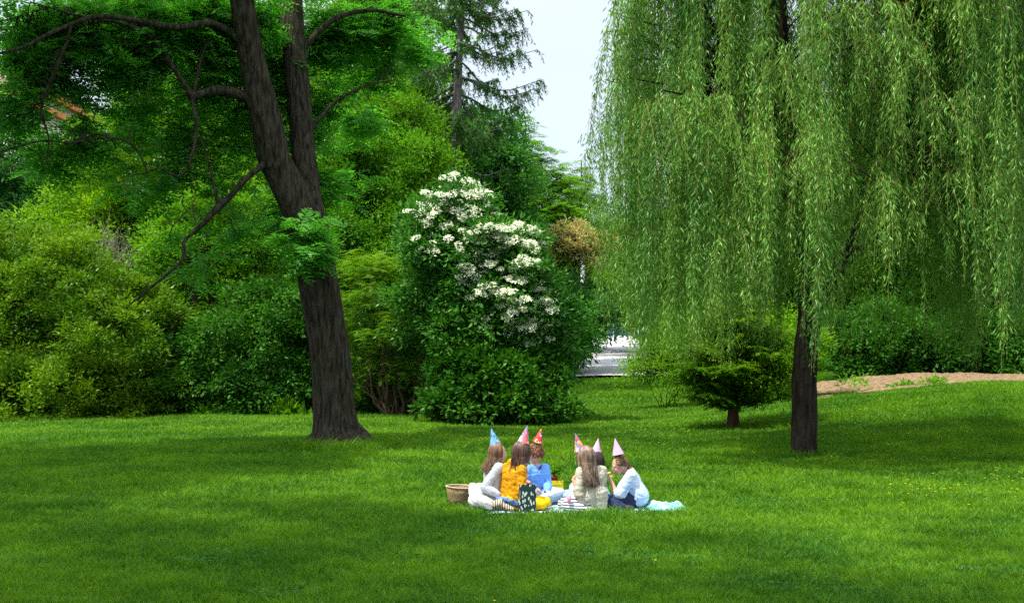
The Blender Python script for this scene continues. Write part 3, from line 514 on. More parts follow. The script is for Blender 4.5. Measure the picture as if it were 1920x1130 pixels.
# elder with white flowers
def elder():
    Y = 28.6
    bl = [B(845, 355, Y+.6, 22, 24), B(885, 365, Y+.5, 18, 20), B(830, 400, Y+.5, 30, 34), B(870, 420, Y+.2, 36, 44), B(930, 480, Y-.1, 56, 36), B(985, 455, Y-.2, 26, 22), B(860, 500, Y, 60, 60), B(930, 560, Y-.3, 80, 66), B(1000, 530, Y-.2, 34, 44), B(990, 600, Y-.3, 50, 50), B(800, 480, Y+.2, 34, 60), B(790, 570, Y+.2, 42, 50), B(1035, 610, Y, 34, 36), B(880, 640, Y, 80, 56), B(1000, 680, Y-.2, 44, 50), B(1060, 640, Y+.3, 22, 22), B(960, 680, Y-.1, 70, 60)]
    X = (930-CX)*Y/FPX; base = (X, Y, gz(X, Y)); lv = Leaves(); pos = foliage(lv, 111, bl, 4300, 28, .10, .044, .17, shell=.28, up=.1, droop=.25)
    tb = Tubes(); rg = np.random.default_rng(7); multi_stem(tb, 112, base, pos[rg.choice(len(pos), 26)], .04)
    o = plant('elder_bush', 'tall elder bush crowned with clusters of white flowers, behind the picnic', 'bush', base, lv, LM['elder'], tb, M_bark_dark, trunk='stems', crown='foliage')
    # flat-topped flower heads at the upper, camera-side skin
    fm = leafmat('petal_white', (.66, .72, .50), (.82, .85, .70), .3, (1, 1, .95), 0)
    zone = [(820, 322, 18, 12, 7), (800, 360, 18, 16, 5), (1010, 440, 12, 16, 6), (845, 340, 30, 14, 12), (885, 345, 28, 14, 12), (905, 355, 14, 16, 6), (868, 375, 34, 20, 12), (800, 385, 20, 18, 5), (840, 410, 30, 16, 8), (870, 430, 22, 20, 6), (940, 435, 34, 14, 14), (985, 430, 22, 12, 10), (1008, 450, 12, 26, 10), (920, 460, 30, 14, 11), (960, 462, 30, 16, 12), (1003, 468, 10, 14, 5), (900, 500, 16, 20, 8), (905, 535, 12, 22, 6), (940, 520, 22, 20, 5), (990, 500, 14, 20, 4), (985, 590, 34, 22, 14), (1010, 610, 18, 18, 6), (975, 605, 20, 16, 6), (1000, 630, 16, 12, 4), (955, 555, 26, 20, 4), (905, 615, 8, 8, 1), (1025, 560, 14, 10, 3), (800, 485, 8, 8, 2), (870, 520, 10, 14, 2), (800, 435, 16, 14, 3)]
    heads = []; pj = np.stack([960+2400*pos[:, 0]/pos[:, 1], 640-2400*(pos[:, 2]-CAM_H)/pos[:, 1]], 1)
    for (px, py, sx, sy, k) in zone:
        for _ in range(int(k*3.6)):
            a = rg.normal(px, sx*1.0); b = rg.normal(py, sy*1.1)
            # sit each head on the foremost leaf spray there
            d2 = (pj[:, 0]-a)**2+(pj[:, 1]-b)**2; near = np.where(d2 < 8.5**2)[0]
            if len(near): q = pos[near[pos[near, 1].argmin()]]; heads.append(Vector((q[0]+rg.normal()*.04, q[1]-.14, q[2]+.10)))
    heads.sort(key=lambda p: p.y)
    def head_geo(p, V, F, vals):
        r = rg.uniform(.07, .135); til = rg.normal(size=2)*.25; til[1] -= .7; m = int(46*(r/.1)**2)
        for _ in range(m):
            th = rg.uniform(0, 2*PI); rr = r*math.sqrt(rg.random()); x, y = math.cos(th)*rr, math.sin(th)*rr*.9
            z = .03*(1-(rr/r)**2)+til[0]*x-til[1]*y+rg.normal()*.006; s = rg.uniform(.016, .025); t2 = rg.uniform(0, PI); cx, cy, cz = p.x+x, p.y+y, p.z+z
            nd = rg.normal(size=3)*.5+np.array([0, -.6, 1]); nd /= np.linalg.norm(nd); u = np.cross(nd, (1, 0, 0)); u /= np.linalg.norm(u); w = np.cross(nd, u); u, w = u*math.cos(t2)+w*math.sin(t2), w*math.cos(t2)-u*math.sin(t2)
            cc = np.array([cx, cy, cz]); k = len(V); V += [cc-u*s, cc-w*s, cc+u*s, cc+w*s]; F.append((k, k+1, k+2, k+3)); vals.append(rg.random())
    for p in heads[:100]:
        V, F, vals = [], [], []; head_geo(p, V, F, vals); link('flower_head', mesh_np('flower_head', np.array(V), np.array(F), np.array(vals)), fm, o)
    V, F, vals = [], [], []
    for p in heads[100:]: head_geo(p, V, F, vals)
    tag(link('flower_heads', mesh_np('flower_heads', np.array(V), np.array(F), np.array(vals)), fm, o), kind='stuff')
    print('flower heads', len(heads))
elder()
shrub('shrub', 'dark glossy broad-leaved shrub in front of the white-flowering elder', 'shrub', 940, 27.6, [B(900, 740, 27.6, 70, 50), B(965, 745, 27.4, 56, 52), B(930, 690, 27.9, 60, 40), B(1000, 765, 27.6, 26, 34), B(860, 700, 28, 36, 40), B(1005, 705, 28, 26, 36), B(840, 770, 27.8, 34, 26), B(1010, 785, 27.6, 30, 14)], 'dark', 3000, 24, .10, .056, .14, 121, stems=18, shell=.28, droop=.2)

# spruce behind
def spruce():
    Y = 38; X = (838-CX)*Y/FPX; base = np.array([X, Y, gz(X, Y)]); tb = Tubes(); lv = Leaves(); rg = np.random.default_rng(17)
    rows = [(836, 760, Y, 26), (840, 500, Y, 24), (848, 350, Y, 22), (854, 250, Y, 21), (860, 130, Y, 18), (866, 0, Y, 16), (872, -150, Y, 12), (878, -330, Y, 6)]
    q = curve_pts(pxpath(rows), 8); tb.add(q[:, :3], q[:, 3], 10, rough=.06)
    for i in range(120):
        py = rg.uniform(-320, 330); f = (py+330)/660; j = np.abs(q[:, 2]-(CAM_H-(py-HY)*Y/FPX)).argmin(); s = q[j, :3]
        a = rg.uniform(0, 2*PI); ln = (.5+2.1*min(1, f*1.3))*rg.uniform(.6, 1.15)
        if py > 190: ln *= .65
        t = np.linspace(0, 1, 9)[:, None]; d = np.array([math.cos(a), math.sin(a), 0]); pts = s+d*ln*t; pts[:, 2] += -.55*ln*t[:, 0]*.6+.30*ln*t[:, 0]**3+.06*np.sin(t[:, 0]*9)
        tb.add(pts, np.linspace(.035, .008, 9), 5, caps=False)
        # drooping sprays along the branch
        m = int(26*ln/2); ti = rg.random(m)**.7; c = np.stack([np.interp(ti, t[:, 0], pts[:, k]) for k in range(3)], 1); L2 = rg.uniform(.2, .6, m)
        side = nrm(np.cross(d, (0, 0, 1.0)))*np.sign(rg.normal(size=(m, 1)))
        for k in range(11):
            u = (k+.5)/11; p = c+side*(L2*.55*u)[:, None]+d*(L2*.3*u)[:, None]; p[:, 2] -= L2*u*u*.95
            for _ in range(2):
                dd = nrm(rg.normal(size=(m, 3))*.6+np.array([0, 0, -.9])+d*.3); lv.add(p, dd, nrm(np.cross(dd, rg.normal(size=(m, 3)))), rg.uniform(.09, .16, m), np.full(m, .028), rg.random(m))
    plant('spruce_tree', 'tall spruce with a bare grey trunk and sparse drooping branches above the white-flowering elder', 'tree', base, lv, LM['spruce'], tb, M_bark_pale)
spruce()
tree('tree', 'rounded dark green tree behind the spruce trunk', 905, 46, 210, 18, [B(905, 300, 46, 75, 80), B(940, 350, 46, 55, 70), B(860, 360, 46.5, 60, 80), B(930, 430, 46, 60, 50), B(870, 260, 47, 45, 40)], 'teal', 3000, 30, .13, .055, .24, 131, shell=.4)
tree('tree', 'loose light green tree with layered sprays at the right of the spruce', 985, 52, 230, 12, [B(985, 295, 52, 45, 22), B(1010, 340, 52, 60, 18), B(960, 345, 52, 40, 30), B(1040, 375, 51.5, 50, 16), B(980, 400, 51, 60, 24), B(1050, 410, 51, 55, 20), B(975, 240, 52, 26, 14, w=.5), B(1000, 440, 50.5, 60, 22), B(1060, 345, 52, 26, 10, w=.4)], 'mid', 900, 0, 0, 0, 0, 141, nb=60, fr=dict(ln=.75, pairs=8, L=.16, Wd=.065, droop=.25, group=4, hor=.9, shell=.5))
tree('tree', 'airy small tree with fine branches against the sky beside the willow', 1090, 56, 300, 8, [B(1085, 340, 56, 34, 26, w=.8), B(1100, 390, 56, 50, 30), B(1060, 400, 56, 30, 22), B(1115, 440, 56, 40, 30)], 'yew', 420, 0, 0, 0, 0, 146, nb=50, fr=dict(ln=.7, pairs=8, L=.15, Wd=.05, droop=.3, group=4, hor=.8, shell=.5))
tree('bronze_tree', 'small tree with golden bronze leaves beside the path entrance', 1080, 48, 420, 8, [B(1065, 440, 48, 38, 20), B(1040, 455, 48, 22, 12), B(1100, 460, 48, 40, 22), B(1060, 490, 48, 34, 14), B(1130, 480, 48, 26, 20, w=.6)], 'bronze', 520, 24, .12, .05, .18, 151, flat=.4)
shrub('shrub', 'dark green shrubs crowding the left side of the path', 'shrub', 1050, 47, [B(1050, 590, 46.6, 50, 50), B(1092, 610, 46.8, 34, 36), B(1020, 640, 46, 45, 50), B(1075, 655, 45.6, 22, 18), B(1120, 570, 49, 26, 30), B(1010, 560, 48, 40, 50)], 'teal', 2200, 26, .13, .06, .22, 161, stems=10, r=.05)
# background behind the gap and behind the willow
bgt = 'trees behind the path and the willow'
tree('tree', 'dark tree behind the pale poles left of the path', 1050, 62, 380, 20, [B(1040, 500, 62, 60, 60), B(1000, 450, 62, 50, 60), B(1110, 560, 64, 50, 30), B(960, 520, 60, 60, 80)], 'dark', 1700, 30, .17, .07, .3, 171, group=bgt)
tree('tree', 'bright yellow-green tree seen through the left edge of the willow curtain', 1290, 60, 400, 16, [B(1180, 530, 60, 70, 60), B(1240, 480, 61, 60, 60), B(1150, 470, 62, 40, 30, w=.5), B(1230, 580, 59, 60, 40), B(1160, 590, 60, 40, 18, w=.5)], 'lime', 1900, 30, .17, .07, .3, 181, group=bgt)
def path_trees():
    spots = [(1300, 50, 300, 'mid', [(1290, 470, 80, 110), (1350, 330, 70, 110), (1350, 560, 90, 80), (1270, 590, 60, 60)], 'broad green tree behind the willow curtain, left of its trunk'),
             (1440, 46, 260, 'dark', [(1430, 400, 90, 130), (1440, 200, 70, 110), (1470, 520, 90, 110), (1400, 600, 80, 60)], 'dark tree straight behind the willow trunk'),
             (1600, 44, 230, 'mid', [(1620, 250, 80, 120), (1590, 560, 80, 70), (1640, 480, 80, 90), (1560, 470, 60, 100), (1610, 630, 90, 40)], 'yellow-green tree behind the willow, above the soil mound'),
             (1740, 43, 200, 'dark', [(1730, 420, 100, 160), (1740, 130, 110, 150), (1790, 580, 90, 100), (1700, 600, 80, 70)], 'dark tree behind the hanging willow curtains at right'),
             (1880, 42, 180, 'teal', [(1880, 400, 100, 180), (1900, 110, 120, 160), (1930, 580, 90, 110), (1850, 620, 80, 60)], 'bluish dark tree at the right edge behind the willow'),
             (2060, 45, 180, 'dark', [(2060, 400, 120, 200), (2080, 600, 110, 90)], 'dark tree just beyond the right edge behind the willow')]
    for i, (px, Y, tp, mk, bs, lab) in enumerate(spots):
        tree('tree', lab, px, Y, tp-60, 18, [B(a, b, Y, c, d) for a, b, c, d in bs], mk, 3200, 30, .14, .058, .24, 200+i*10, group=bgt, shell=.4)
path_trees()
shrub('hedge', 'dark clipped evergreen hedge behind the soil mound', 'hedge', 1740, 37.5, [B(1600+i*52, 655-(i % 2)*12, 37.5+(i % 3)*.4, 44, 52) for i in range(10)], 'dark', 3600, 28, .10, .05, .18, 271, stems=30, shell=.3)
shrub('shrub', 'light yellow-green shrub behind the willow trunk, left of the soil mound', 'shrub', 1440, 31, [B(1400, 660, 31, 50, 40), B(1460, 650, 31.5, 60, 44)], 'lime', 1200, 24, .075, .03, .16, 281, stems=10, r=.015)
tree('tree', 'green tree seen through the spreading limbs of the leaning tree', 330, 37, -60, 16, [B(300, 130, 37, 110, 80), B(400, 210, 36.6, 100, 90), B(300, 240, 36.4, 90, 60), B(430, 330, 36, 90, 70), B(210, 260, 37, 80, 40, w=.7), B(430, 60, 37.5, 100, 90), B(330, 10, 38, 120, 70), B(180, 20, 38, 90, 50, w=.7)], 'mid', 3400, 32, .10, .042, .2, 401, shell=.5, nb=80)
tree('tree', 'green tree between the leaning tree and the spruce, its crown above the frame', 700, 41, -120, 16, [B(670, 80, 41, 110, 100), B(760, 140, 41, 90, 90, w=.8), B(640, 220, 40.5, 90, 80), B(740, 30, 42, 110, 70, w=.7), B(800, 240, 41, 60, 70), B(560, 180, 41, 70, 110)], 'mid', 3000, 30, .12, .05, .22, 411, shell=.55, nb=80)
def added_shade_tree(label, X, Y, h, r, seed, mk, n):  # out-of-view trees, added to throw shade across the lawn and bank
    k = Y if Y > 0 else 1; g = gz(X, Y); rg = np.random.default_rng(seed); lv = Leaves()
    bl = [(X+rg.normal()*r*.45, Y+rg.normal()*r*.45, g+h*rg.uniform(.72, 1.0), r*.55, r*.55, r*.33) for _ in range(9)]
    pos = foliage(lv, seed, bl, n, 30, .12, .05, .25, shell=.5); tb = Tubes(); q = curve_pts([(X, Y, g-.1, .42), (X, Y, g+.4, .32), (X+.1, Y, g+h*.4, .26), (X-.1, Y+.1, g+h*.7, .18), (X, Y, g+h, .05)], 6); tb.add(q[:, :3], q[:, 3], 12, rough=.08)
    for t in pos[rg.choice(len(pos), 40)]: limbs(tb, rg.integers(9999), (X, Y, g+h*rg.uniform(.45, .75)), [t], .09, .01, 5, .1)
    plant('added_shade_tree', label, 'tree', (X, Y, g), lv, LM[mk], tb, M_bark_dark)
added_shade_tree('broad unseen tree added just beyond the left edge to shade the lawn', -10.8, 15.6, 12.5, 3.7, 501, 'mid', 3400)
added_shade_tree('tall unseen tree added beside the viewpoint at left to shade the foreground', -7.4, 6.2, 13, 3.9, 502, 'mid', 2200)
added_shade_tree('tall unseen tree added close beside the viewpoint at left to shade the foreground', -3.0, 5.3, 13, 3.6, 503, 'dark', 2200)
added_shade_tree('unseen tree added just outside the right edge of the frame to shade the bank', 8.8, 18.0, 11.5, 3.4, 504, 'dark', 3600)
added_shade_tree('broad unseen tree added beyond the right edge to shade the grassy slope', 10.6, 21.4, 12.8, 3.9, 505, 'dark', 4200)
def young_conifer():
    Y = 25.3; X = (1375-CX)*Y/FPX; g = gz(X, Y); base = np.array([X, Y, g]); tb = Tubes(); lv = Leaves(); rg = np.random.default_rng(5); k = Y/FPX
    q = curve_pts([(X+.01, Y, g-.08, .17), (X, Y, g+.1, .12), (X, Y, g+.5, .10), (X+.02, Y, g+1.0, .08), (X-.01, Y, g+1.6, .06), (X, Y, g+2.7, .012)], 6); tb.add(q[:, :3], q[:, 3], 10, rough=.12)
    for i in range(210):
        h = rg.uniform(.32, 2.6); a = rg.uniform(0, 2*PI); f = h/2.7; ln = (1.45*(1-f)**.35*(.75+.25*min(1, h/.5)))*rg.uniform(.5, 1.08); dk = 1
        d = np.array([math.cos(a), math.sin(a)*.85, 0]); t = np.linspace(0, 1, 8)[:, None]; pts = np.array([X, Y, g+h])+d*ln*t; pts[:, 2] += ln*((.55-.25*f)*t[:, 0]-.12*t[:, 0]**2)
        if h < .5: pts[:, 2] -= ln*.12*t[:, 0]
        tb.add(pts, np.linspace(.012, .003, 8), 4, caps=False)
        m = int(26*ln)+6; ti = rg.uniform(.12, 1, m); c = np.stack([np.interp(ti, t[:, 0], pts[:, j]) for j in range(3)], 1); sg = np.sign(rg.normal(size=(m, 1)))
        sdv = nrm(np.cross(d, (0, 0, 1.0)))*sg*.8+d*.75+rg.normal(size=(m, 3))*.12; sl_ = rg.uniform(.14, .34, m)
        for j in range(13):
            u = (j+.5)/13; p = c+sdv*(sl_*u)[:, None]; p[:, 2] -= sl_*u*u*.25
            for s2 in (-1, 1):
                dd = nrm(nrm(np.cross(sdv, (0, 0, 1.0)))*s2+sdv*.7+rg.normal(size=(m, 3))*.4-np.array([0, 0, .2])); lv.add(p, dd, nrm(np.cross(dd, np.array([0, 0, 1.0])+rg.normal(size=(m, 3))*.25)), np.full(m, .065*(1.1-u*.5)), np.full(m, .02), np.clip(rg.random(m)*.6+f*1.5-.35, 0, 1))
    foliage(lv, 77, [B(1375, 660, 25.3, 90, 34), B(1300, 690, 25.2, 50, 20), B(1440, 700, 25.2, 50, 26), B(1275, 720, 25.1, 30, 12, w=.6), B(1450, 735, 25.1, 30, 14, w=.6)], 1500, 26, .055, .022, .14, shell=.7)
    plant('young_conifer', 'low young conifer with a reddish trunk and fanned sprays, left of the willow trunk', 'tree', base, lv, LM['yew'], tb, M_bark_red)
young_conifer()
lv = Leaves(); wb = P(1722, 735, 31.2); foliage(lv, 601, [B(1700, 738, 31.2, 26, 6, .3), B(1745, 726, 31.6, 16, 6, .3), B(1590, 725, 31.4, 12, 5, .3)], 70, 14, .09, .03, .07, up=.6); plant('weeds', 'patch of low green weeds growing on the brown soil mound', 'weeds', (wb.x, wb.y, gz(wb.x, wb.y)), lv, LM['mid'])
# woods far behind, one crown each
far = [(-120, 60, 200), (160, 66, 290), (330, 70, 240), (480, 62, 180), (600, 72, 190), (730, 70, 190), (-260, 60, 150), (820, 74, 240), (1250, 86, 390), (1380, 84, 300), (1120, 100, 480), (1040, 96, 470), (1520, 80, 260), (1660, 78, 240), (1800, 76, 240), (1950, 74, 220), (400, 58, 300)]
fl = ['half hidden behind the lime green tree', 'behind the leaning tree stems', 'behind the spruce', 'beyond the far end of the path', 'deep behind the willow curtains']
for i, (px, Y, tp) in enumerate(far):
    h = (640-tp); mk = ['mid', 'dark', 'teal', 'lime', 'dark', 'mid'][i % 6]; sz = ['tall', 'broad', 'slender', 'pale', 'bushy', 'dense', 'rounded', 'loose', 'spreading', 'high', 'squat', 'shaggy', 'towering', 'narrow', 'wide', 'leafy', 'ragged'][i]; where = 'at the far left edge' if px < 0 else fl[0] if px < 350 else fl[1] if px < 700 else fl[2] if px < 900 else fl[3] if px < 1300 else fl[4]
    colr = dict(mid='green', dark='dark green', teal='bluish green', lime='light green')[mk]
    tree('tree', f'distant {sz} {colr} tree {where}', px, Y, tp+30, 16, [B(px, tp+h*.33, Y, 75, h*.32), B(px-50, tp+h*.6, Y, 70, h*.3), B(px+55, tp+h*.55, Y+1, 70, h*.33), B(px, tp+h*.85, Y, 90, h*.25)], mk, 1500, 28, .22, .10, .42, 300+i*7, group='far trees in the park behind the lawn', nb=18)

# ================================================================== picnic
def cloth(name, c1, c2=None, sc=30, rough=.85, bump=.12, **kw): return mat(name, c1, rough, .15, bump, 60, c2, sc, **kw)
M_skin = mat('skin', (.54, .30, .21), .5, .35, .05, 60, (.62, .35, .25), 12)
M_lip = mat('lips', (.45, .13, .12), .45, .4); M_eye = mat('eye_white', (.75, .74, .72), .25, .5); M_iris = mat('eye_iris', (.03, .02, .015), .2, .5)
def voxel(name, prims, m, parent, vox=.006, smooth=3, wr=0, wf=16, seed=0, dirn=None):
    """one continuous skin grown round tapered limbs: each prim is (list of (point, radius)) or ('e', centre, radii, matrix)"""
    tb = Tubes(); V2, F2, n2 = [], [], 0
    for p in prims:
        if p[0] == 'e':
            _, c, r, M = p; U, T = np.meshgrid(np.linspace(0, 2*PI, 24, endpoint=False), np.linspace(0, PI, 14))
            q = np.stack([np.cos(U)*np.sin(T)*r[0], np.sin(U)*np.sin(T)*r[1], np.cos(T)*r[2]], -1).reshape(-1, 3)
            Mx = np.array(M) if M is not None else np.eye(3); q = q@Mx.T+np.array(tuple(c))
            i = np.arange(13)[:, None]*24; j = np.arange(24)[None]; F = np.stack([i+j, i+24+j, i+24+(j+1) % 24, i+(j+1) % 24], -1).reshape(-1, 4)
            V2.append(q); F2.append(F+n2); n2 += len(q)
        else:
            pts = np.array([tuple(a) for a, b in p], float); r = np.array([b for a, b in p], float)
            if len(pts) == 2:
                t = np.linspace(0, 1, 5)[:, None]; pts = pts[0]*(1-t)+pts[1]*t; r = r[0]*(1-t[:, 0])+r[1]*t[:, 0]
            tb.add(pts, r, 12)
    me = bpy.data.meshes.new(name); vs, fs, off = [], [], 0
    if tb.V:
        tm = tb.mesh('t'); vs += [tuple(v.co) for v in tm.vertices]; fs += [tuple(f.vertices) for f in tm.polygons]; off = len(vs)
    if V2:
        vs += [tuple(v) for v in np.vstack(V2)]; fs += [tuple(int(a)+off for a in f) for f in np.vstack(F2)]
    me.from_pydata(vs, [], fs); me.update(); o = bpy.data.objects.new('tmp', me); C.objects.link(o)
    rm = o.modifiers.new('r', 'REMESH'); rm.mode = 'VOXEL'; rm.voxel_size = vox; rm.use_smooth_shade = True
    if smooth: sm = o.modifiers.new('s', 'SMOOTH'); sm.factor = .5; sm.iterations = smooth
    dg = bpy.context.evaluated_depsgraph_get(); out = bpy.data.meshes.new_from_object(o.evaluated_get(dg)); bpy.data.objects.remove(o)
    out.name = name
    if wr:
        nn = [v.normal.copy() for v in out.vertices]
        for v, nv in zip(out.vertices, nn):
            q = v.co*wf; a = mn.noise(Vector((q.x*.5+seed, q.y*.5, q.z*1.2))); b = 1-abs(mn.noise(Vector((q.x+seed*3, q.y, q.z*1.7+q.x*.6))))*2.2
            v.co += nv*wr*(a*.8+b*.7)
    for f in out.polygons: f.use_smooth = True
    return link(name, out, m, parent)
def hand(prims, wrist, direction, palm_n, curl=.5, sc=1.0, thumb=1):
    """palm, five separate bent fingers; direction = towards the fingertips, palm_n = way the palm faces"""
    d = Vector(direction).normalized(); n = Vector(palm_n); n = (n-d*n.dot(d)).normalized(); s = d.cross(n)*thumb; w = Vector(wrist)
    prims.append([(w, .019*sc), (w+d*.03*sc, .022*sc)])
    for k in (-1.2, 0, 1.2): prims.append([(w+d*.015*sc+s*k*.008*sc, .012*sc), (w+d*.055*sc+s*k*.013*sc, .0105*sc)])
    for i, (off, ln) in enumerate(((1.5, .052), (.5, .058), (-.5, .054), (-1.5, .042))):
        a = w+d*.055*sc+s*off*.0135*sc; th = 0; p = [(a, .0078*sc)]
        for j, f in enumerate((.42, .32, .26)):
            th += curl*(.7+.15*i)*(.9 if j else .6); a = a+(d*math.cos(th)+n*math.sin(th)+s*off*.04).normalized()*ln*f*sc; p.append((a, (.0074-.0007*j)*sc))
        prims.append(p)
    a = w+d*.018*sc+s*.018*sc; b = a+(d*.6+s*.75+n*.3).normalized()*.026*sc; c = b+(d*.85+s*.15+n*.55*curl*1.5).normalized()*.024*sc
    prims.append([(a, .0105*sc), (b, .009*sc), (c, .0072*sc)])
def vy(deg): return Vector((math.cos(R(deg)), math.sin(R(deg)), 0))
def frame(yaw, pitch=0, roll=0):
    return Matrix.Rotation(R(yaw), 3, 'Z')@Matrix.Rotation(R(pitch), 3, 'Y')@Matrix.Rotation(R(roll), 3, 'X')   # +pitch looks down
def hat_mat(name, base, dots, scale=45, lines=False):
    m = mat(name, base, .45, .4); n = m.node_tree; b = n.nodes['Principled BSDF']; tc = n.nodes['Texture Coordinate']
    vr = n.nodes.new('ShaderNodeTexVoronoi'); vr.inputs['Scale'].default_value = scale; n.links.new(tc.outputs['Object'], vr.inputs['Vector'])
    th = n.nodes.new('ShaderNodeMath'); th.operation = 'LESS_THAN'; th.inputs[1].default_value = .42 if not lines else .62; n.links.new(vr.outputs['Distance'], th.inputs[0])
    rp = n.nodes.new('ShaderNodeValToRGB'); rp.color_ramp.interpolation = 'CONSTANT'; e = rp.color_ramp.elements
    while len(e) < len(dots): e.new(.5)
    for i, c in enumerate(dots): e[i].position = i/len(dots); e[i].color = (*c, 1)
    sp = n.nodes.new('ShaderNodeSeparateColor'); n.links.new(vr.outputs['Color'], sp.inputs[0]); n.links.new(sp.outputs[0], rp.inputs[0])
    mm = n.nodes.new('ShaderNodeMixRGB'); mm.inputs[1].default_value = (*base, 1); n.links.new(th.outputs[0], mm.inputs[0]); n.links.new(rp.outputs[0], mm.inputs[2]); n.links.new(mm.outputs[0], b.inputs['Base Color'])
    return m
def party_hat(parent, base, tip, r, m, band):
    base, tip = Vector(base), Vector(tip); ax = (tip-base).normalized(); tb = Tubes(); L_ = (tip-base).length
    t = np.linspace(0, 1, 9); tb.add([base+ax*L_*a for a in t], r*(1-t)+.0015, 28, caps=False); o = link('party_hat', tb.mesh('party_hat'), m, parent)
    tb = Tubes(); u = ax.orthogonal().normalized(); w = ax.cross(u)
    ring = [base+ax*.004+(u*math.cos(a)+w*math.sin(a))*(r+.001) for a in np.linspace(0, 2*PI, 29)]
    tb.add(ring, np.full(29, .0045), 6, caps=False); b = link('trim', tb.mesh('trim'), band, o); b.parent = o; b.matrix_parent_inverse = o.matrix_world.inverted() if False else Matrix.Translation(-Vector(parent.location))
    tb = Tubes()
    for i in range(14):
        d = Vector((math.cos(i*2.4), math.sin(i*2.4), .8+.3*math.sin(i))).normalized(); tb.add([tip, tip+d*.016], [.0022, .0012], 4, caps=False)
    q = link('tassel', tb.mesh('tassel'), band, o); q.matrix_parent_inverse = Matrix.Translation(-Vector(parent.location))
def hair_long(parent, c, F, m, zend, n=420, seed=0, spread=115, back=.075, drop_dir=None, thick=.0042, fringe=False, length_j=.05, wave=.006, shoulder=None):
    """strands from the crown, over the skull, down the back; plus the close mass beneath them"""
    rg = np.random.default_rng(seed); tb = Tubes(); fw, lf, up = F.col[0], F.col[1], F.col[2]; c = Vector(c)
    for i in range(n):
        th = R(rg.uniform(-spread, spread)); rr = rg.uniform(.98, 1.12); d = -fw*math.cos(th)+lf*math.sin(th); pts = []; ph = rg.uniform(0, 6)
        ln = rg.uniform(0, .85)
        for k in range(7):
            la = R(82-k*(82+18)/6); pts.append(c+(d*math.cos(la)*(.092 if abs(math.cos(th)) > .5 else .082)+up*math.sin(la)*.112+up*.008-fw*.006)*rr)
        ze = zend+rg.uniform(-length_j, length_j)*.6+(abs(th)/R(spread))*.03; p = pts[-1].copy(); tgt = c-fw*back+lf*math.sin(th)*.075; dd = (drop_dir or Vector((0, 0, 0)))
        m2 = 9; z0 = p.z; fly = Vector(rg.normal(size=3))*(.012 if rg.random() < .25 else .003)
        for k in range(1, m2+1):
            f = k/m2; x = p.lerp(tgt, min(1, f*.8)); x = x+fly*f*2; pts.append(Vector((x.x+dd.x*f+math.sin(f*9+ph)*wave, x.y+dd.y*f+math.cos(f*8+ph)*wave, z0+(ze-z0)*f)))
        ra = np.linspace(thick, thick*.45, len(pts)); tb.add(pts, ra*rg.uniform(.8, 1.3), 4, caps=False)
    o = link('hair', tb.mesh('hair'), m, parent); return o
def hair_mat(name, a, b): return mat(name, a, .42, .5, 0, 20, b, 26, detail=3, stretch=(1, 1, .25))

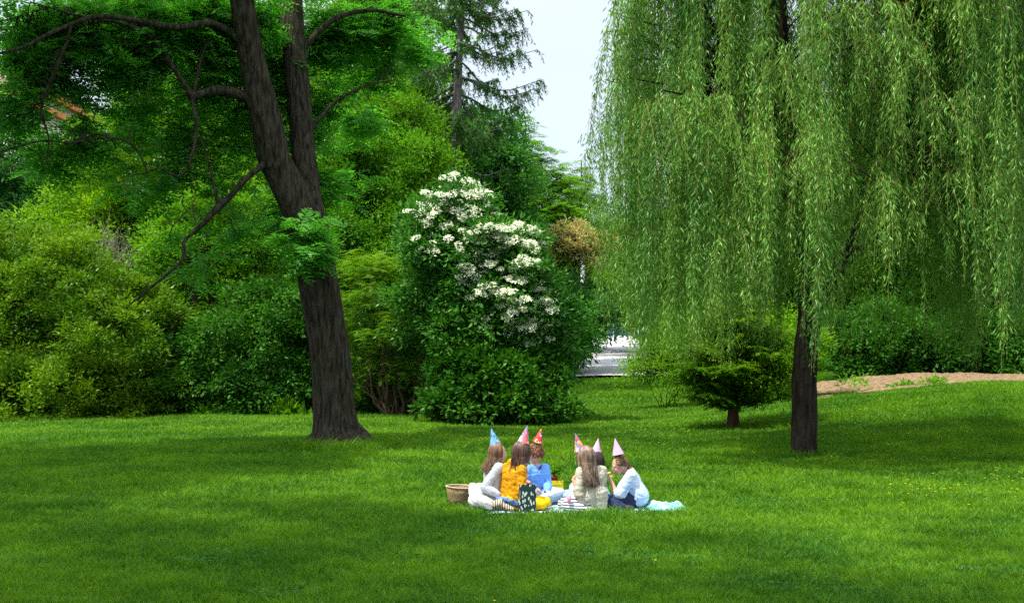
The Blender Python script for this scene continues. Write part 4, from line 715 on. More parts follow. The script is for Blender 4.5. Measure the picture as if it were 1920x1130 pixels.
def person(label, loc, head, yaw, hp, hr, pelvis, chest, byaw, arms, legs, top_m, leg_m, hat, hair_fn, top=dict(), shoe=None, legr=1.0, torso=1.0, head_s=1.0):
    """head/pelvis/chest are centres; arms = {side: (elbow, wrist, fingers, palm normal, curl, sleeve 0..2)}; legs = [(knee, ankle, toe)]"""
    o = thing('person', label, 'person', loc); fw = vy(byaw); lf = vy(byaw+90); up = Vector((0, 0, 1)); F = frame(hp[0] if isinstance(hp, tuple) else hp, yaw if False else 0)
    F = frame(*hr); hf, hl, hu = F.col[0], F.col[1], F.col[2]; k = head_s
    c = Vector(head); nb = Vector(chest)+up*.075; prims = []
    sh = {s: Vector(chest)+lf*(.125*s)+up*.055 for s in (1, -1)}
    # trunk, neck
    for s in (-1, 0, 1): prims.append([(Vector(pelvis)+lf*.055*s, .088), (Vector(pelvis).lerp(Vector(chest), .5)+lf*.042*s, .074), (Vector(chest)+lf*.055*s, .078)])
    prims.append([(sh[1]-lf*.02, .045), (nb, .05), (sh[-1]+lf*.02, .045)]); prims.append([(nb-up*.02, .045), (c-hu*.06-hf*.02, .036)])
    # head
    prims += [('e', c+hu*.012*k-hf*.004, (.086*k, .07*k, .088*k), F), ('e', c+hf*.032*k-hu*.032*k, (.048*k, .054*k, .058*k), F), ('e', c+hf*.056*k-hu*.073*k, (.020*k, .022*k, .018*k), F),
              [(c+hf*.078*k+hu*.004*k, .007*k), (c+hf*.096*k-hu*.020*k, .0105*k), (c+hf*.085*k-hu*.026*k, .009*k)], ('e', c+hf*.080*k-hu*.047*k, (.009*k, .018*k, .007*k), F), ('e', c+hf*.078*k-hu*.056*k, (.009*k, .016*k, .007*k), F)]
    for s in (-1, 1):
        prims += [('e', c+hl*.073*k*s-hf*.004*k-hu*.012*k, (.016*k, .008*k, .024*k), F), ('e', c+hf*.058*k+hl*.030*k*s-hu*.028*k, (.022*k, .02*k, .02*k), F), ('e', c+hf*.071*k+hl*.028*k*s+hu*.016*k, (.014*k, .024*k, .007*k), F)]
    aj = {}
    for s, (el, wr, fing, pn, curl, sl, th) in arms.items():
        el, wr = Vector(el), Vector(wr); prims.append([(sh[s], .042), (sh[s].lerp(el, .5), .036), (el, .030)]); prims.append([(el, .030), (el.lerp(wr, .35), .030), (wr, .0205)]); hand(prims, wr, fing, pn, curl, .92, th); aj[s] = (el, wr, sl)
    lj = []
    for i, (kn, an, toe) in enumerate(legs):
        s = 1 if i == 0 else -1; hip = Vector(pelvis)+lf*.06*s-up*.02; kn, an, toe = Vector(kn), Vector(an), Vector(toe)
        prims.append([(hip, .075*legr), (hip.lerp(kn, .5), .066*legr), (kn, .048*legr)]); prims.append([(kn, .048*legr), (kn.lerp(an, .35), .047*legr), (an, .029)]); prims.append([(an, .028), (an.lerp(toe, .6), .027), (toe, .020)]); lj.append((hip, kn, an, toe))
    voxel('body', prims, M_skin, o, .0065, 2)
    # eyes, lips
    for s in (-1, 1):
        e = link('eye', ball(.0115*k), M_eye, o); e.location = (c+hf*.0705*k+hl*.030*k*s+hu*.000*k)-o.location; e.matrix_parent_inverse = Matrix()
        i2 = link('iris', ball(.0062*k), M_iris, e); i2.location = hf*.0072*k; i2.matrix_parent_inverse = Matrix()
    lp = link('lips', ball(1.0), M_lip, o); lp.matrix_parent_inverse = Matrix(); lp.location = (c+hf*.0865*k-hu*.0505*k)-o.location; lp.scale = (.0045*k, .017*k, .0058*k); lp.rotation_euler = F.to_euler()
    # garment
    w = top.get('w', 1.0)*.94; P2 = []; low = Vector(pelvis)+Vector(top.get('hem', (0, 0, -.02)))
    for s in (-1, 0, 1): P2.append([(low+lf*.065*s*w, .098*w), (Vector(pelvis).lerp(Vector(chest), .5)+lf*.052*s*w, .088*w), (Vector(chest)+lf*.06*s, .09)])
    P2.append([(sh[1]-lf*.015, .055), (nb-up*.015, .055), (sh[-1]+lf*.015, .055)])
    for s, (el, wr, sl) in aj.items():
        if sl <= 1: P2.append([(sh[s], .056), (sh[s].lerp(el, sl), .052*top.get('sw', 1))])
        else: P2.append([(sh[s], .056), (sh[s].lerp(el, .5), .052), (el, .047)]); P2.append([(el, .047), (el.lerp(wr, .5), .045), (el.lerp(wr, sl-1), .036)])
    for q in top.get('extra', []): P2.append(q)
    g = voxel(top.get('name', 'shirt'), P2, top_m, o, .009, 3, top.get('wr', .008)*.8, top.get('wf', 17)*1.35, seed=len(label))
    P3 = [[(Vector(pelvis)+lf*.06*s, .098) for s in (-1, 1)]]
    for hip, kn, an, toe in lj: P3.append([(hip, .088*legr), (hip.lerp(kn, .5), .079*legr), (kn, .060*legr)]); P3.append([(kn, .060*legr), (kn.lerp(an, .4), .058*legr), (kn.lerp(an, .93), .040)])
    if leg_m: voxel('trousers', P3, leg_m, o, .009, 3, .005, 15, seed=3)
    if shoe:
        for hip, kn, an, toe in lj: voxel('shoe', [[(an+(toe-an)*.05, .034), (an.lerp(toe, .6), .034), (toe+(toe-an)*.12, .028)]], shoe, o, .008, 2)
    party_hat(o, *hat); hair_fn(o, c, F)
    return o
_ball = {}
def ball(r):
    if r not in _ball:
        import bmesh
        bm = bmesh.new(); bmesh.ops.create_uvsphere(bm, u_segments=14, v_segments=10, radius=r); me = bpy.data.meshes.new('ball'); bm.to_mesh(me); bm.free()
        for f in me.polygons: f.use_smooth = True
        _ball[r] = me
    me = _ball[r].copy(); return me
band_blue = mat('trim_dark_blue', (.03, .08, .16), .5, .3); band_pur = mat('trim_purple', (.16, .04, .16), .5, .3)
H_blue = hat_mat('paper_light_blue', (.17, .42, .66), [(.45, .65, .8), (.05, .14, .4), (.3, .55, .75)], 34)
H_multi = hat_mat('paper_striped_multi', (.75, .16, .2), [(.85, .45, .05), (.1, .3, .6), (.85, .6, .55), (.8, .1, .2), (.9, .75, .2)], 30, True)
H_red = hat_mat('paper_red_dotted', (.62, .03, .04), [(.9, .6, .05), (.1, .25, .6), (.85, .55, .5)], 34)
H_redb = hat_mat('paper_red_orange', (.66, .07, .05), [(.9, .4, .05), (.12, .2, .55), (.85, .6, .6), (.6, .05, .2)], 32, True)
H_lil = mat('paper_lilac', (.62, .34, .62), .5, .3, 0, 10, (.70, .42, .68), 12)
def hatpose(px, py, Y, tx, ty, tY): return P(px, py, Y), P(tx, ty, tY)

# A: far left girl, light blue hat
def person_A():
    Y = 13.55; hm = hair_mat('hair_brown_blond', (.10, .055, .035), (.26, .15, .085))
    b, t = hatpose(929, 834, Y, 921, 802, Y-.02)
    knit = cloth('knit_white', (.50, .53, .59), (.62, .65, .70), 40)
    sk = cloth('cotton_white', (.62, .61, .60), (.70, .69, .67), 12)
    o = person('child in white sweater with long brown hair and pale blue hat, sitting beside the basket', P(925, 952, Y)*1, P(934, 850, Y), 0, 0, (28, 4, 0), P(922, 928, Y), P(927, 884, Y), 22,
               {1: (P(945, 912, Y+.22), P(962, 925, Y+.2), (1, .2, -.3), (0, 0, -1), .5, 1.9, -1), -1: (P(908, 914, Y-.16), P(936, 926, Y-.2), (1, .2, -.2), (0, 0, -1), .5, 1.9, 1)},
               [(P(962, 938, Y+.12), P(925, 944, Y+.2), P(912, 944, Y+.22)), (P(958, 942, Y-.08), P(922, 946, Y-.02), P(906, 946, Y+.0))], knit, None,
               (b, t, .062, H_blue, band_blue), lambda q, c, F: hair_long(q, c, F, hm, P(0, 884, Y).z, 420, 1, 100, .11, Vector((-.03, -.02, 0))), dict(w=1.0, wr=.006, name='sweater', hem=(0, 0, .01)), mat('shoe_pink', (.55, .16, .2), .6, .3))
    voxel('skirt', [[(P(926, 925, Y), .115), (P(915, 940, Y), .13)], [(P(926, 928, Y), .10), (P(898, 918, Y-.12), .075), (P(892, 938, Y-.16), .085)], [(P(925, 930, Y), .10), (P(950, 938, Y), .085)], [(P(893, 936, Y-.16), .07), (P(918, 944, Y-.24), .055)], [(P(886, 912, Y-.05), .04), (P(890, 945, Y-.12), .06)]], sk, o, .009, 3, .010, 14, 5)
person_A()
# B: yellow jacket
def person_B():
    Y = 13.35; hm = hair_mat('hair_dark_brown', (.045, .022, .016), (.15, .075, .05))
    b, t = hatpose(981, 829, Y, 989, 797, Y)
    ym = cloth('corduroy_mustard', (.55, .24, .004), (.66, .31, .008), 20)
    person('child in mustard yellow jacket with long dark brown hair, holding the gift bag', P(965, 958, Y), P(978, 849, Y), 0, 0, (52, 2, 0), P(960, 932, Y), P(964, 888, Y), 40,
           {1: (P(945, 915, Y+.1), P(975, 920, Y+.2), (1, .3, -.2), (0, 0, -1), .5, 1.9, -1), -1: (P(978, 920, Y-.12), P(988, 910, Y-.26), (.25, -.3, .6), (-.2, -.9, -.3), 1.2, 1.8, 1)},
           [(P(1024, 941, Y+.05), P(985, 946, Y+.25), P(968, 948, Y+.28)), (P(1016, 945, Y-.06), P(972, 951, Y+.02), P(955, 951, Y+.03))], ym, cloth('cotton_yellow', (.80, .48, .004), (.84, .52, .01), 20),
           (b, t, .060, H_multi, band_pur), lambda q, c, F: hair_long(q, c, F, hm, P(0, 886, Y).z, 460, 2, 125, .085, Vector((0, -.02, 0))), dict(w=1.04, wr=.011, wf=15, name='jacket', hem=(0, 0, -.03), extra=[[(P(972, 866, Y-.02), .05), (P(958, 868, Y+.03), .045)]]), mat('shoe_tan', (.3, .18, .1), .7, .2), legr=.92)
person_B()
# C: boy in blue shirt
def person_C():
    Y = 14.0; hm = hair_mat('hair_auburn', (.11, .035, .014), (.27, .10, .045)); rg = np.random.default_rng(3)
    def short(q, c, F):
        tb = Tubes(); fw, lf, up = F.col[0], F.col[1], F.col[2]
        for i in range(620):
            th = rg.uniform(0, 2*PI); la = R(rg.uniform(-8, 88)); front = -math.cos(th)
            if front < -.35 and la < R(34): continue
            if abs(math.sin(th)) > .75 and la < R(4): continue
            d = -fw*math.cos(th)+lf*math.sin(th); p = c+(d*math.cos(la)*.088+up*(math.sin(la)*.098+.012)); g = (d*1.2-up*.5+lf*rg.normal()*.9+fw*rg.normal()*.5).normalized(); pts = [p]
            for k in range(4): g = (g-up*.28+Vector(rg.normal(size=3))*.28).normalized(); pts.append(pts[-1]+g*rg.uniform(.008, .013))
            tb.add(pts, np.linspace(.0055, .002, 5), 4, caps=False)
        link('hair', tb.mesh('hair'), hm, q)
    b, t = hatpose(1008, 829, Y, 1015, 803, Y)
    bm = cloth('shirt_blue', (.12, .30, .74), (.18, .38, .80), 14)
    o = person('child with short auburn hair in bright blue shirt, cross-legged, looking down', P(1008, 941, Y), P(1002, 850, Y), 0, 0, (-48, 14, 0), P(1006, 924, Y), P(1006, 888, Y), -50,
           {1: (P(1027, 909, Y-.02), P(1026, 921, Y-.22), (.4, -.6, -.4), (0, 0, -1), .6, 1.85, 1), -1: (P(984, 910, Y-.1), P(1000, 916, Y-.32), (1, -.2, -.1), (0, .3, -1), .6, 1.85, -1)},
           [(P(1051, 925, Y-.20), P(1012, 936, Y-.42), P(998, 938, Y-.45)), (P(976, 928, Y-.28), P(1015, 935, Y-.30), P(1032, 938, Y-.32))], bm, cloth('denim_pale', (.36, .44, .58), (.46, .54, .66), 30),
           (b, t, .056, H_red, band_pur), short, dict(w=1.02, wr=.008), mat('shoe_grey', (.3, .32, .36), .7, .2), legr=1.0)
    nb = P(1006, 873, Y)
    voxel('collar', [[(nb+Vector((-.045, -.02, .0)), .014), (nb+Vector((-.015, -.065, -.025)), .013), (nb+Vector((.0, -.07, -.05)), .010)], [(nb+Vector((.05, -.005, .0)), .014), (nb+Vector((.035, -.055, -.02)), .013), (nb+Vector((.012, -.07, -.05)), .010)], [(nb+Vector((-.045, -.01, .0)), .013), (nb+Vector((.0, .045, .01)), .013), (nb+Vector((.05, .0, .0)), .013)]], cloth('collar_navy', (.03, .07, .2)), o, .006, 2)
person_C()
# E: hidden behind D
def person_E():
    Y = 13.85; hm = hair_mat('hair_black_brown', (.016, .010, .010), (.05, .03, .026))
    b, t = hatpose(1118, 847, Y, 1122, 821, Y)
    person('dark-haired child in pale turquoise top and lilac hat, half hidden behind the beige shirt', P(1112, 944, Y), P(1115, 865, Y), 0, 0, (172, 6, 0), P(1116, 926, Y), P(1108, 892, Y), 178,
           {1: (P(1076, 912, Y-.22), P(1073, 932, Y-.42), (.5, -.2, -.35), (0, 0, -1), .7, 1.8, 1), -1: (P(1090, 915, Y+.1), P(1075, 928, Y+.1), (-1, 0, -.3), (0, 0, -1), .5, 1.8, -1)},
           [(P(1066, 930, Y-.22), P(1098, 940, Y-.3), P(1110, 942, Y-.32)), (P(1062, 928, Y+.15), P(1098, 938, Y+.1), P(1112, 940, Y+.1))], cloth('cotton_turquoise', (.28, .58, .68), (.38, .68, .74), 14), cloth('denim_light', (.30, .42, .62), (.38, .5, .7), 30),
           (b, t, .056, H_lil, band_pur), lambda q, c, F: hair_long(q, c, F, hm, P(0, 893, Y).z, 300, 5, 110, .085), dict(w=1.15, wr=.008, hem=(.05, 0, 0)), mat('sock_white', (.7, .7, .7), .8, .2))
person_E()
# D: beige shirt, back to the camera
def person_D():
    Y = 13.3; hm = hair_mat('hair_ash_brown', (.085, .055, .038), (.30, .20, .135))
    b, t = hatpose(1088, 845, Y+.03, 1079, 812, Y+.04)
    st = mat('cotton_striped', (.62, .64, .68), .85, .15); n = st.node_tree; wv = n.nodes.new('ShaderNodeTexWave'); wv.bands_direction = 'Z'; wv.inputs['Scale'].default_value = 11; wv.inputs['Distortion'].default_value = .7; wv.inputs['Detail Scale'].default_value = .6
    n.links.new(n.nodes['Texture Coordinate'].outputs['Object'], wv.inputs[0]); rp = n.nodes.new('ShaderNodeValToRGB'); rp.color_ramp.elements[0].color = (.02, .035, .09, 1); rp.color_ramp.elements[1].color = (.70, .71, .74, 1); rp.color_ramp.elements[0].position = .30; rp.color_ramp.elements[1].position = .42
    n.links.new(wv.outputs[0], rp.inputs[0]); n.links.new(rp.outputs[0], n.nodes['Principled BSDF'].inputs['Base Color'])
    person('child with long light brown hair in beige shirt and striped trousers, seen from behind', P(1108, 960, Y), P(1098, 859, Y), 0, 0, (126, 3, 0), P(1112, 934, Y), P(1109, 893, Y), 116,
           {1: (P(1086, 927, Y-.10), P(1075, 899, Y-.06), (.5, .1, 1), (1, .2, 0), .7, 1.12, 1), -1: (P(1128, 915, Y+.12), P(1095, 925, Y+.28), (-1, 0, -.3), (0, 0, -1), .5, 1.6, -1)},
           [(P(1062, 947, Y-.04), P(1098, 955, Y-.17), P(1114, 957, Y-.19)), (P(1056, 944, Y+.14), P(1092, 950, Y+.2), P(1106, 950, Y+.2))], cloth('linen_beige', (.38, .355, .27), (.50, .47, .38), 14), st,
           (b, t, .060, H_redb, band_pur), lambda q, c, F: hair_long(q, c, F, hm, P(0, 903, Y).z, 640, 4, 125, .105, Vector((.015, -.035, 0)), length_j=.09), dict(w=.98, wr=.009, wf=15, hem=(.02, 0, -.01), extra=[[(P(1122, 925, Y-.03), .095), (P(1126, 948, Y-.05), .07)], [(P(1106, 932, Y-.04), .09), (P(1082, 947, Y-.06), .05)]]), mat('sock_pale', (.55, .55, .58), .8, .2))
person_D()
# F: right-hand girl
def person_F():
    Y = 13.5; hm = hair_mat('hair_dark_blond', (.055, .028, .016), (.28, .16, .08))
    b, t = hatpose(1159, 851, Y, 1153, 821, Y)
    def braid(q, c, F):
        tb = Tubes(); rg = np.random.default_rng(9); fw, lf, up = F.col[0], F.col[1], F.col[2]
        for i in range(420):      # swept back to a knot at the nape
            th = R(rg.uniform(-128, 128)); d = -fw*math.cos(th)+lf*math.sin(th); pts = []; knot = c-fw*.085-up*.045; ph = rg.uniform(0, 6)
            la0 = R(rg.uniform(10, 86))
            p0 = c+d*math.cos(la0)*.090+up*(math.sin(la0)*.102+.010)
            for k in range(7):
                f = k/6; x = p0.lerp(knot, f); v = (x-c); r = .098-.012*f; x = c+v.normalized()*max(v.length, r*1.0) if f < .95 else x; x += Vector((math.sin(k*2+ph), math.cos(k*1.7+ph), math.sin(k+ph)))*.0035; pts.append(x)
            tb.add(pts, np.linspace(.0048, .0035, 7)*rg.uniform(.8, 1.4), 4, caps=False)
        link('hair', tb.mesh('hair'), hm, q); tb = Tubes(); path = curve_pts([(*(c-fw*.085-up*.045), 1), (*P(1186, 884, Y-.05), 1), (*P(1195, 896, Y-.07), 1), (*P(1203, 908, Y-.07), 1)], 12)[:, :3]
        for s in range(3):
            t = np.arange(len(path)); pr = np.array([[math.sin(a*.75+s*2.09)*.012, math.sin(a*1.5+s*4.19)*.009, 0] for a in t]); tb.add(path+pr, np.linspace(.0125, .006, len(path)), 8)
        link('braid', tb.mesh('braid'), hm, q)
        tb = Tubes(); tb.add([P(1201, 903, Y-.07), P(1206, 915, Y-.07)], [.011, .004], 8); link('braid_tip', tb.mesh('braid_tip'), mat('hair_tip_dark', (.03, .02, .02), .5, .4), q)
    person('child in pale blue shirt with a braid, lilac hat and one hand at the mouth', P(1190, 955, Y), P(1163, 872, Y), 0, 0, (184, 16, 0), P(1196, 928, Y), P(1183, 898, Y), 176,
           {1: (P(1158, 933, Y-.15), P(1147, 904, Y-.10), (-.42, .15, 1), (.9, .3, 0), 1.0, .80, 1), -1: (P(1172, 928, Y+.16), P(1152, 932, Y+.14), (-1, 0, -.2), (0, 0, -1), .4, .8, -1)},
           [(P(1138, 942, Y-.16), P(1172, 951, Y-.26), P(1184, 952, Y-.28)), (P(1135, 938, Y+.16), P(1170, 948, Y+.12), P(1182, 949, Y+.12))], cloth('cotton_pale_blue', (.36, .50, .76), (.58, .62, .74), 7), cloth('denim_navy', (.012, .02, .055), (.025, .035, .08), 30),
           (b, t, .060, H_lil, band_pur), braid, dict(w=1.16, wr=.010, wf=12, sw=1.35, hem=(.01, 0, .0), name='t_shirt', extra=[]), mat('shoe_black', (.02, .02, .02), .6, .3))
    # the bite of food in the raised hand
    h = P(1141, 888, Y-.09)
    tag(voxel('biscuit', [[(h+Vector((-.018, 0, .0)), .013), (h+Vector((.012, -.004, .01)), .014)]], mat('baked_dough', (.62, .42, .2), .8, .1, .4, 60), None, .004, 1), 'small golden biscuit held at the mouth of the child with the braid', 'biscuit')
person_F()

# --- things round the children
def basket():
    c = P(866, 938, 13.72); c.z = gz(c.x, c.y)+.02; o = thing('basket', 'round woven straw basket with a leather grip, left of the white skirt', 'basket', c)
    m = mat('straw', (.42, .31, .17), .9, .1, .9, 70, (.26, .18, .09), 22, stretch=(1, 1, 3)); n = m.node_tree
    wv = n.nodes.new('ShaderNodeTexWave'); wv.bands_direction = 'Z'; wv.inputs['Scale'].default_value = 24; wv.inputs['Distortion'].default_value = 1.2; n.links.new(n.nodes['Texture Coordinate'].outputs['Object'], wv.inputs[0])
    bp = n.nodes['Bump']; n.links.new(wv.outputs[0], bp.inputs['Height']); bp.inputs['Distance'].default_value = .01
    V, F, ns = [], [], 44; prof = [(.0, .0), (.10, .0), (.125, .012), (.142, .07), (.156, .14), (.170, .205), (.160, .205), (.146, .14), (.132, .07), (.115, .02), (0, .016)]
    for r, z in prof:
        for i in range(ns): a = i*2*PI/ns; rr = r*(1+.012*math.sin(i*PI)); V.append((math.cos(a)*rr*1.02, math.sin(a)*rr*.95, z+.12*r*math.cos(a)*-.4))
    for k in range(len(prof)-1):
        for i in range(ns): F.append((k*ns+i, k*ns+(i+1) % ns, (k+1)*ns+(i+1) % ns, (k+1)*ns+i))
    b = link('body', mesh_np('body', np.array(V), np.array(F), smooth=True), m, o); b.matrix_parent_inverse = Matrix()
    tb = Tubes(); pts = [(math.cos(a)*.169, math.sin(a)*.158, .207-.048*.169*math.cos(a)) for a in np.linspace(0, 2*PI, 50)]; tb.add(pts, np.full(50, .0085), 8, caps=False)
    r = link('rim', tb.mesh('rim'), mat('straw_pale', (.55, .44, .28), .9, .1, .8, 90), o); r.matrix_parent_inverse = Matrix()
    lm = mat('leather_tan', (.30, .11, .04), .6, .3)
    for s in (-1, 1):
        tb = Tubes(); tb.add([(.06*s-.03, .163, .15), (.06*s-.03, .163, .206)], [.014, .013], 6); q = link('leather_patch', tb.mesh('leather_patch'), lm, o); q.matrix_parent_inverse = Matrix()
    tb = Tubes(); tb.add(curve_pts([(-.09, .163, .19, 1), (-.08, .15, .12, 1), (-.03, .13, .10, 1), (.02, .15, .12, 1), (.03, .163, .19, 1)], 6)[:, :3], np.full(25, .006), 6); q = link('handle', tb.mesh('handle'), lm, o); q.matrix_parent_inverse = Matrix()
basket()
def gift_bag():
    Y = 13.02; c = P(988, 956, Y); o = thing('gift_bag', 'dark green gift bag patterned with white leaves, in front of the yellow jacket', 'gift bag', c)
    m = mat('paper_dark_green', (.012, .04, .035), .5, .3); n = m.node_tree; vr = n.nodes.new('ShaderNodeTexVoronoi'); vr.inputs['Scale'].default_value = 46
    mp = n.nodes['Mapping']; mp.inputs['Rotation'].default_value = (0, R(38), 0); mp.inputs['Scale'].default_value = (1, .3, .42); n.links.new(mp.outputs[0], vr.inputs['Vector'])
    th = n.nodes.new('ShaderNodeMath'); th.operation = 'LESS_THAN'; th.inputs[1].default_value = .36; n.links.new(vr.outputs['Distance'], th.inputs[0]); mm = n.nodes.new('ShaderNodeMixRGB'); mm.inputs[1].default_value = (.012, .04, .035, 1); mm.inputs[2].default_value = (.6, .66, .6, 1)
    n.links.new(th.outputs[0], mm.inputs[0]); n.links.new(mm.outputs[0], n.nodes['Principled BSDF'].inputs['Base Color'])
    w, d, h = .086, .042, .262; prof = [(-w, -d), (w, -d), (w, 0), (w, d), (-w, d), (-w, 0)]; V, F = [], []; lev = [0, .04, .12, .2, h]
    for k, z in enumerate(lev):
        for i, (x, y) in enumerate(prof): pin = 1-.28*(z/h) if i in (2, 5) else 1; yy = y*(1-.35*z/h); V.append((x*pin+.010*z/h+mn.noise(Vector((i, k, 1)))*.006, yy+mn.noise(Vector((i, k, 5)))*.006, z))
    for k in range(len(lev)-1):
        for i in range(6): F.append((k*6+i, k*6+(i+1) % 6, (k+1)*6+(i+1) % 6, (k+1)*6+i))
    me = bpy.data.meshes.new('bag_body'); me.from_pydata(V, [], F+[(0, 5, 4, 3, 2, 1)]); b = link('bag_body', me, m, o); b.matrix_parent_inverse = Matrix(); b.rotation_euler = (0, 0, R(8))
    so_ = b.modifiers.new('s', 'SOLIDIFY'); so_.thickness = .002
    for s in (-1, 1):
        tb = Tubes(); tb.add(curve_pts([(-.04, s*.024, .245, 1), (-.025, s*.02, .30, 1), (.005, s*.012, .322, 1), (.035, s*.02, .30, 1), (.05, s*.024, .245, 1)], 5)[:, :3], np.full(21, .0028), 6); q = link('handle', tb.mesh('handle'), M_twig, o); q.matrix_parent_inverse = Matrix()
gift_bag()
def plant_pot():
    Y = 14.45; c = P(1042, 934, Y); c.z = gz(c.x, c.y)+.02
    o = thing('crate', 'small yellow box standing behind the knee of the blue-shirted child', 'box', c); m = mat('painted_yellow', (.62, .52, .02), .6, .3, .2, 30, (.72, .60, .03), 8)
    def bx(name, x0, x1, y0, y1, z0, z1, m, par):
        import bmesh
        bm = bmesh.new(); bmesh.ops.create_cube(bm, size=1)
        for v in bm.verts: v.co = Vector(((x0+x1)/2+v.co.x*(x1-x0), (y0+y1)/2+v.co.y*(y1-y0), (z0+z1)/2+v.co.z*(z1-z0)))
        bmesh.ops.bevel(bm, geom=bm.edges[:], offset=.003, segments=2, affect='EDGES'); me = bpy.data.meshes.new(name); bm.to_mesh(me); bm.free(); q = link(name, me, m, par); q.matrix_parent_inverse = Matrix(); return q
    for z0 in (.0, .062, .122):
        bx('slat', -.085, .085, -.065, -.053, z0, z0+.054, m, o); bx('slat', -.085, .085, .053, .065, z0, z0+.054, m, o); bx('slat', -.085, -.074, -.05, .05, z0, z0+.054, m, o); bx('slat', .074, .085, -.05, .05, z0, z0+.054, m, o)
    bx('base', -.07, .07, -.05, .05, .004, .128, m, o)
    pc = Vector((c.x-.02, c.y, c.z+.132)); p = thing('potted_plant', 'leafy green plant in a small dark red pot on the yellow box', 'potted plant', pc)
    V, F, ns = [], [], 28; prof = [(.0, 0), (.030, 0), (.043, .075), (.048, .076), (.048, .092), (.041, .092), (.039, .078), (0, .078)]
    for r, z in prof:
        for i in range(ns): a = i*2*PI/ns; V.append((math.cos(a)*r, math.sin(a)*r, z))
    for k in range(len(prof)-1):
        for i in range(ns): F.append((k*ns+i, k*ns+(i+1) % ns, (k+1)*ns+(i+1) % ns, (k+1)*ns+i))
    q = link('pot', mesh_np('pot', np.array(V), np.array(F), smooth=True), mat('pot_dark_red', (.28, .02, .03), .4, .4), p); q.matrix_parent_inverse = Matrix()
    rg = np.random.default_rng(2); lv = Leaves(); tb = Tubes()
    for i in range(16):
        a = rg.uniform(0, 2*PI); r = rg.uniform(.03, .11); tip = np.array([math.cos(a)*r+.02, math.sin(a)*r, .12+rg.uniform(.02, .14)]); s = np.array([0, 0, .078]); t = np.linspace(0, 1, 6)[:, None]; q = s*(1-t)+tip*t; q[:, 2] += .03*np.sin(t[:, 0]*PI); tb.add(q, np.linspace(.003, .0015, 6), 4, caps=False)
        for j in range(9):
            d = rg.normal(size=3); d[2] = d[2]*.4-.1; d /= np.linalg.norm(d); f = rg.uniform(.5, 1.0); o_ = s*(1-f)+tip*f; lv.add(o_[None], d[None], nrm(np.cross(d, (0, .3, 1.0)))[None], np.array([rg.uniform(.035, .055)]), np.array([.028]), np.array([rg.random()]))
    for nme, me, mm in (('leaves', lv.mesh('leaves'), LM['mid']), ('plant_stems', tb.mesh('plant_stems'), LM['mid'])): q = link(nme, me, mm, p); q.matrix_parent_inverse = Matrix()
plant_pot()
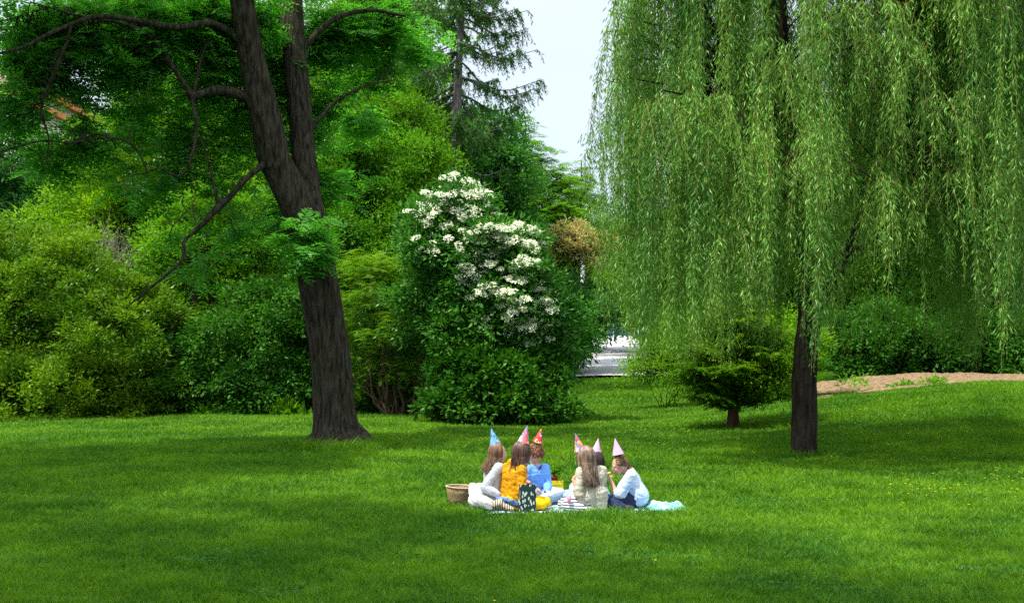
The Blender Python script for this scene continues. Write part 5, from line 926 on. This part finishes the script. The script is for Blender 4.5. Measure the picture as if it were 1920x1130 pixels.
def blankets():
    def grid(x0, x1, y0, y1, fn, nu=150, nv=90):
        U, Vv = np.meshgrid(np.linspace(x0, x1, nu), np.linspace(y0, y1, nv)); Z = np.array([fn(a, b) for a, b in zip(U.ravel(), Vv.ravel())]); ex = np.array([mn.noise(Vector((a*2, b*2, 7))) for a, b in zip(U.ravel(), Vv.ravel())])*.03
        V = np.stack([U.ravel()+ex, Vv.ravel()+ex, Z], 1); i = (np.arange(nv-1)[:, None]*nu+np.arange(nu-1)[None]).ravel(); return mesh_np('blanket', V, np.stack([i, i+1, i+nu+1, i+nu], -1), smooth=True)
    def z1(a, b): return gz(a, b)+.010+.012*mn.noise(Vector((a*5, b*5, 0)))+.010*(1-abs(mn.noise(Vector((a*9+b*3, b*7, 2))))*2)
    m = cloth('blanket_print', (.22, .40, .50), (.55, .62, .68), 26, ramp=(.45, .55))
    o = link('picnic_blanket', grid(-.28, 1.42, 13.1, 14.3, z1), m); tag(o, 'pale blue and white printed picnic blanket spread under the seated children', 'blanket')
    def z2(a, b):
        u = (a-1.40)/.40; v = (b-13.05)/.55; e = max(0, min(1, min(u, 1-u)*7, min(v, 1-v)*5)); return gz(a, b)+.03+e*(.022+.045*(1-abs(mn.noise(Vector((a*7+b*2, b*5, 4))))*2.2)*(1-u*.45)+.02*mn.noise(Vector((a*16, b*13, 1))))
    m2 = cloth('blanket_turquoise', (.10, .42, .50), (.42, .62, .72), 9, ramp=(.42, .6))
    o = link('crumpled_blanket', grid(1.40, 1.80, 13.05, 13.6, z2, 90, 70), m2); tag(o, 'crumpled turquoise blanket lying on the grass at the right end of the picnic', 'blanket')
    # flat grey-blue cushion edge in the grass in front, striped cloth, dark blue cloth
    tb = [[(P(1140, 964, 13.06), .014), (P(1178, 961, 13.06), .014)], [(P(1143, 962, 13.2), .014), (P(1182, 959, 13.2), .014)]]
    tag(voxel('napkin', tb+[[(P(1141, 963, 13.12), .014), (P(1180, 960, 13.12), .014)]], cloth('cotton_grey_blue', (.36, .46, .52)), None, .006, 3, .003), 'flat grey-blue cloth lying in the grass in front of the navy trousers', 'cloth')
    sm = mat('cloth_striped_beige', (.5, .42, .3), .9, .1); n = sm.node_tree; wv = n.nodes.new('ShaderNodeTexWave'); wv.inputs['Scale'].default_value = 13; wv.inputs['Distortion'].default_value = 2; n.links.new(n.nodes['Texture Coordinate'].outputs['Object'], wv.inputs[0]); rp = n.nodes.new('ShaderNodeValToRGB')
    rp.color_ramp.elements[0].color = (.07, .05, .04, 1); rp.color_ramp.elements[1].color = (.58, .50, .36, 1); rp.color_ramp.elements[0].position = .25; rp.color_ramp.elements[1].position = .45; n.links.new(wv.outputs[0], rp.inputs[0]); n.links.new(rp.outputs[0], n.nodes['Principled BSDF'].inputs['Base Color'])
    Y = 13.08
    tag(voxel('striped_bag', [[(P(929, 946, Y), .045), (P(938, 943, Y), .062), (P(950, 950, Y), .045)], [(P(938, 943, Y), .05), (P(960, 955, Y-.05), .026)]], sm, None, .008, 3, .006), 'soft beige bag with dark stripes lying between the white skirt and the gift bag', 'bag')
    tag(voxel('denim_jacket', [[(P(934, 936, Y+.02), .03), (P(948, 938, Y-.02), .035), (P(966, 944, Y), .03), (P(974, 948, Y), .022)]], cloth('denim_mid_blue', (.05, .11, .26), (.14, .24, .42), 26), None, .008, 3, .008), 'crumpled blue denim garment lying below the mustard yellow jacket', 'garment')
    cu = P(1067, 941, 13.15); tb = Tubes(); t = np.array([0, .02, .05, .052]); tb.add([cu+Vector((0, 0, a)) for a in t], [.019, .021, .025, .022], 18); tag(link('cup', tb.mesh('cup'), mat('paper_pink', (.72, .25, .42), .5, .3)), 'small pink cup by the hand of the child in turquoise', 'cup')
blankets()

# --- beyond the lawn
def far_things():
    def bx(name, par, x0, x1, y0, y1, z0, z1, m, lean=0):
        V = [(x, y, z) for z in (z0, z1) for x, y in ((x0, y0), (x1, y0), (x1, y1), (x0, y1))]; me = bpy.data.meshes.new(name); me.from_pydata(V, [], [(0, 3, 2, 1), (4, 5, 6, 7), (0, 1, 5, 4), (1, 2, 6, 5), (2, 3, 7, 6), (3, 0, 4, 7)]); q = link(name, me, m, par); return q
    pm = mat('pole_paint_pale', (.62, .68, .74), .5, .3, .1, 20, (.5, .56, .62), 6)
    for px, Y, tp, w, lab in ((1093, 49.5, 470, 10, 'thick pale post beside the bronze leaved tree, right of the thinner post'), (1029, 49.0, 505, 5, 'thin pale post between the white-flowering elder and the bronze leaved tree')):
        X = (px-CX)*Y/FPX; g = gz(X, Y); k = Y/FPX; o = thing('lamp_post', lab, 'post', (X, Y, g)); tb = Tubes(); z1 = CAM_H-(tp-HY)*k
        tb.add([(X, Y, g-.05), (X, Y, g+.8), (X, Y, g+.82), (X, Y, z1)], [w*k*.8, w*k*.8, w*k/2, w*k*.42], 12); link('pole', tb.mesh('pole'), pm, o); tb = Tubes(); tb.add([(X, Y, z1-.02), (X, Y, z1+.05), (X, Y, z1+.25)], [w*k*.45, w*k*.7, w*k*.3], 12); link('lamp_head', tb.mesh('lamp_head'), pm, o)
    # blue hoarding across the end of the path
    Y = 80; x0, x1 = (1085-CX)*Y/FPX, (1215-CX)*Y/FPX; g = gz(6, Y); o = thing('barrier', 'dark blue barrier at the far end of the path', 'barrier', ((x0+x1)/2, Y, g)); bm_ = mat('panel_blue', (.02, .09, .16), .6, .3, .3, 8, (.03, .14, .22), 2); n_ = 4
    for i in range(n_):
        a = x0+(x1-x0)*i/n_; b = x0+(x1-x0)*(i+1)/n_; bx('panel', o, a+.04, b-.04, Y-.02, Y+.02, g+.12, g+1.45, bm_); bx('post', o, a-.04, a+.035, Y-.05, Y+.05, g-.05, g+1.55, pm)
    # building seen through the leaves at the far left
    Y = 92; k = Y/FPX; xa, xb = (-420-CX)*k, (70-CX)*k; zt = CAM_H-(205-HY)*k; g = gz(-40, Y); wm = mat('render_cream', (.62, .50, .46), .9, .1, .2, 4, (.56, .45, .42), .5); om = mat('eaves_orange', (.55, .20, .08), .8, .1); rm = mat('roof_grey_brown', (.20, .13, .11), .9, .1, .5, 6, (.13, .09, .08), 2)
    o = thing('building', 'cream building with an orange eaves band and brown roof glimpsed through leaves at far left', 'building', ((xa+xb)/2, Y, g)); bx('wall', o, xa, xb, Y, Y+14, g-.5, zt, wm); bx('eaves', o, xa-.5, xb+.5, Y-.5, Y+14.5, zt, zt+.5, om); bx('attic_band', o, xa-.1, xb+.1, Y-.1, Y+14.1, zt+.5, zt+1.0, mat('band_pale_blue', (.35, .5, .6), .7, .2)); bx('cornice', o, xa-.7, xb+.7, Y-.7, Y+14.7, zt+1.0, zt+1.6, om)
    V = [(xa-.9, Y-.9, zt+1.6), (xb+.9, Y-.9, zt+1.6), (xb+.9, Y+15, zt+1.6), (xa-.9, Y+15, zt+1.6), (xa+6, Y+7, zt+5), (xb-6, Y+7, zt+5)]; me = bpy.data.meshes.new('roof'); me.from_pydata(V, [], [(0, 1, 5, 4), (1, 2, 5), (2, 3, 4, 5), (3, 0, 4), (0, 3, 2, 1)]); link('roof', me, rm, o)
    gm = mat('glass_dark', (.04, .06, .08), .1, .6)
    for i in range(6):
        for j in range(3): x = xa+1.8+i*(xb-xa-3.6)/5; z = zt-3.2-j*3.6; f = bx('window', o, x-.65, x+.65, Y-.06, Y+.02, z, z+2.0, mat('frame_white', (.7, .7, .68), .6, .2) if not (i or j) else bpy.data.materials['frame_white']); q = bx('pane', f, x-.55, x+.55, Y-.09, Y-.05, z+.1, z+1.9, gm); q.matrix_parent_inverse = f.matrix_parent_inverse
far_things()
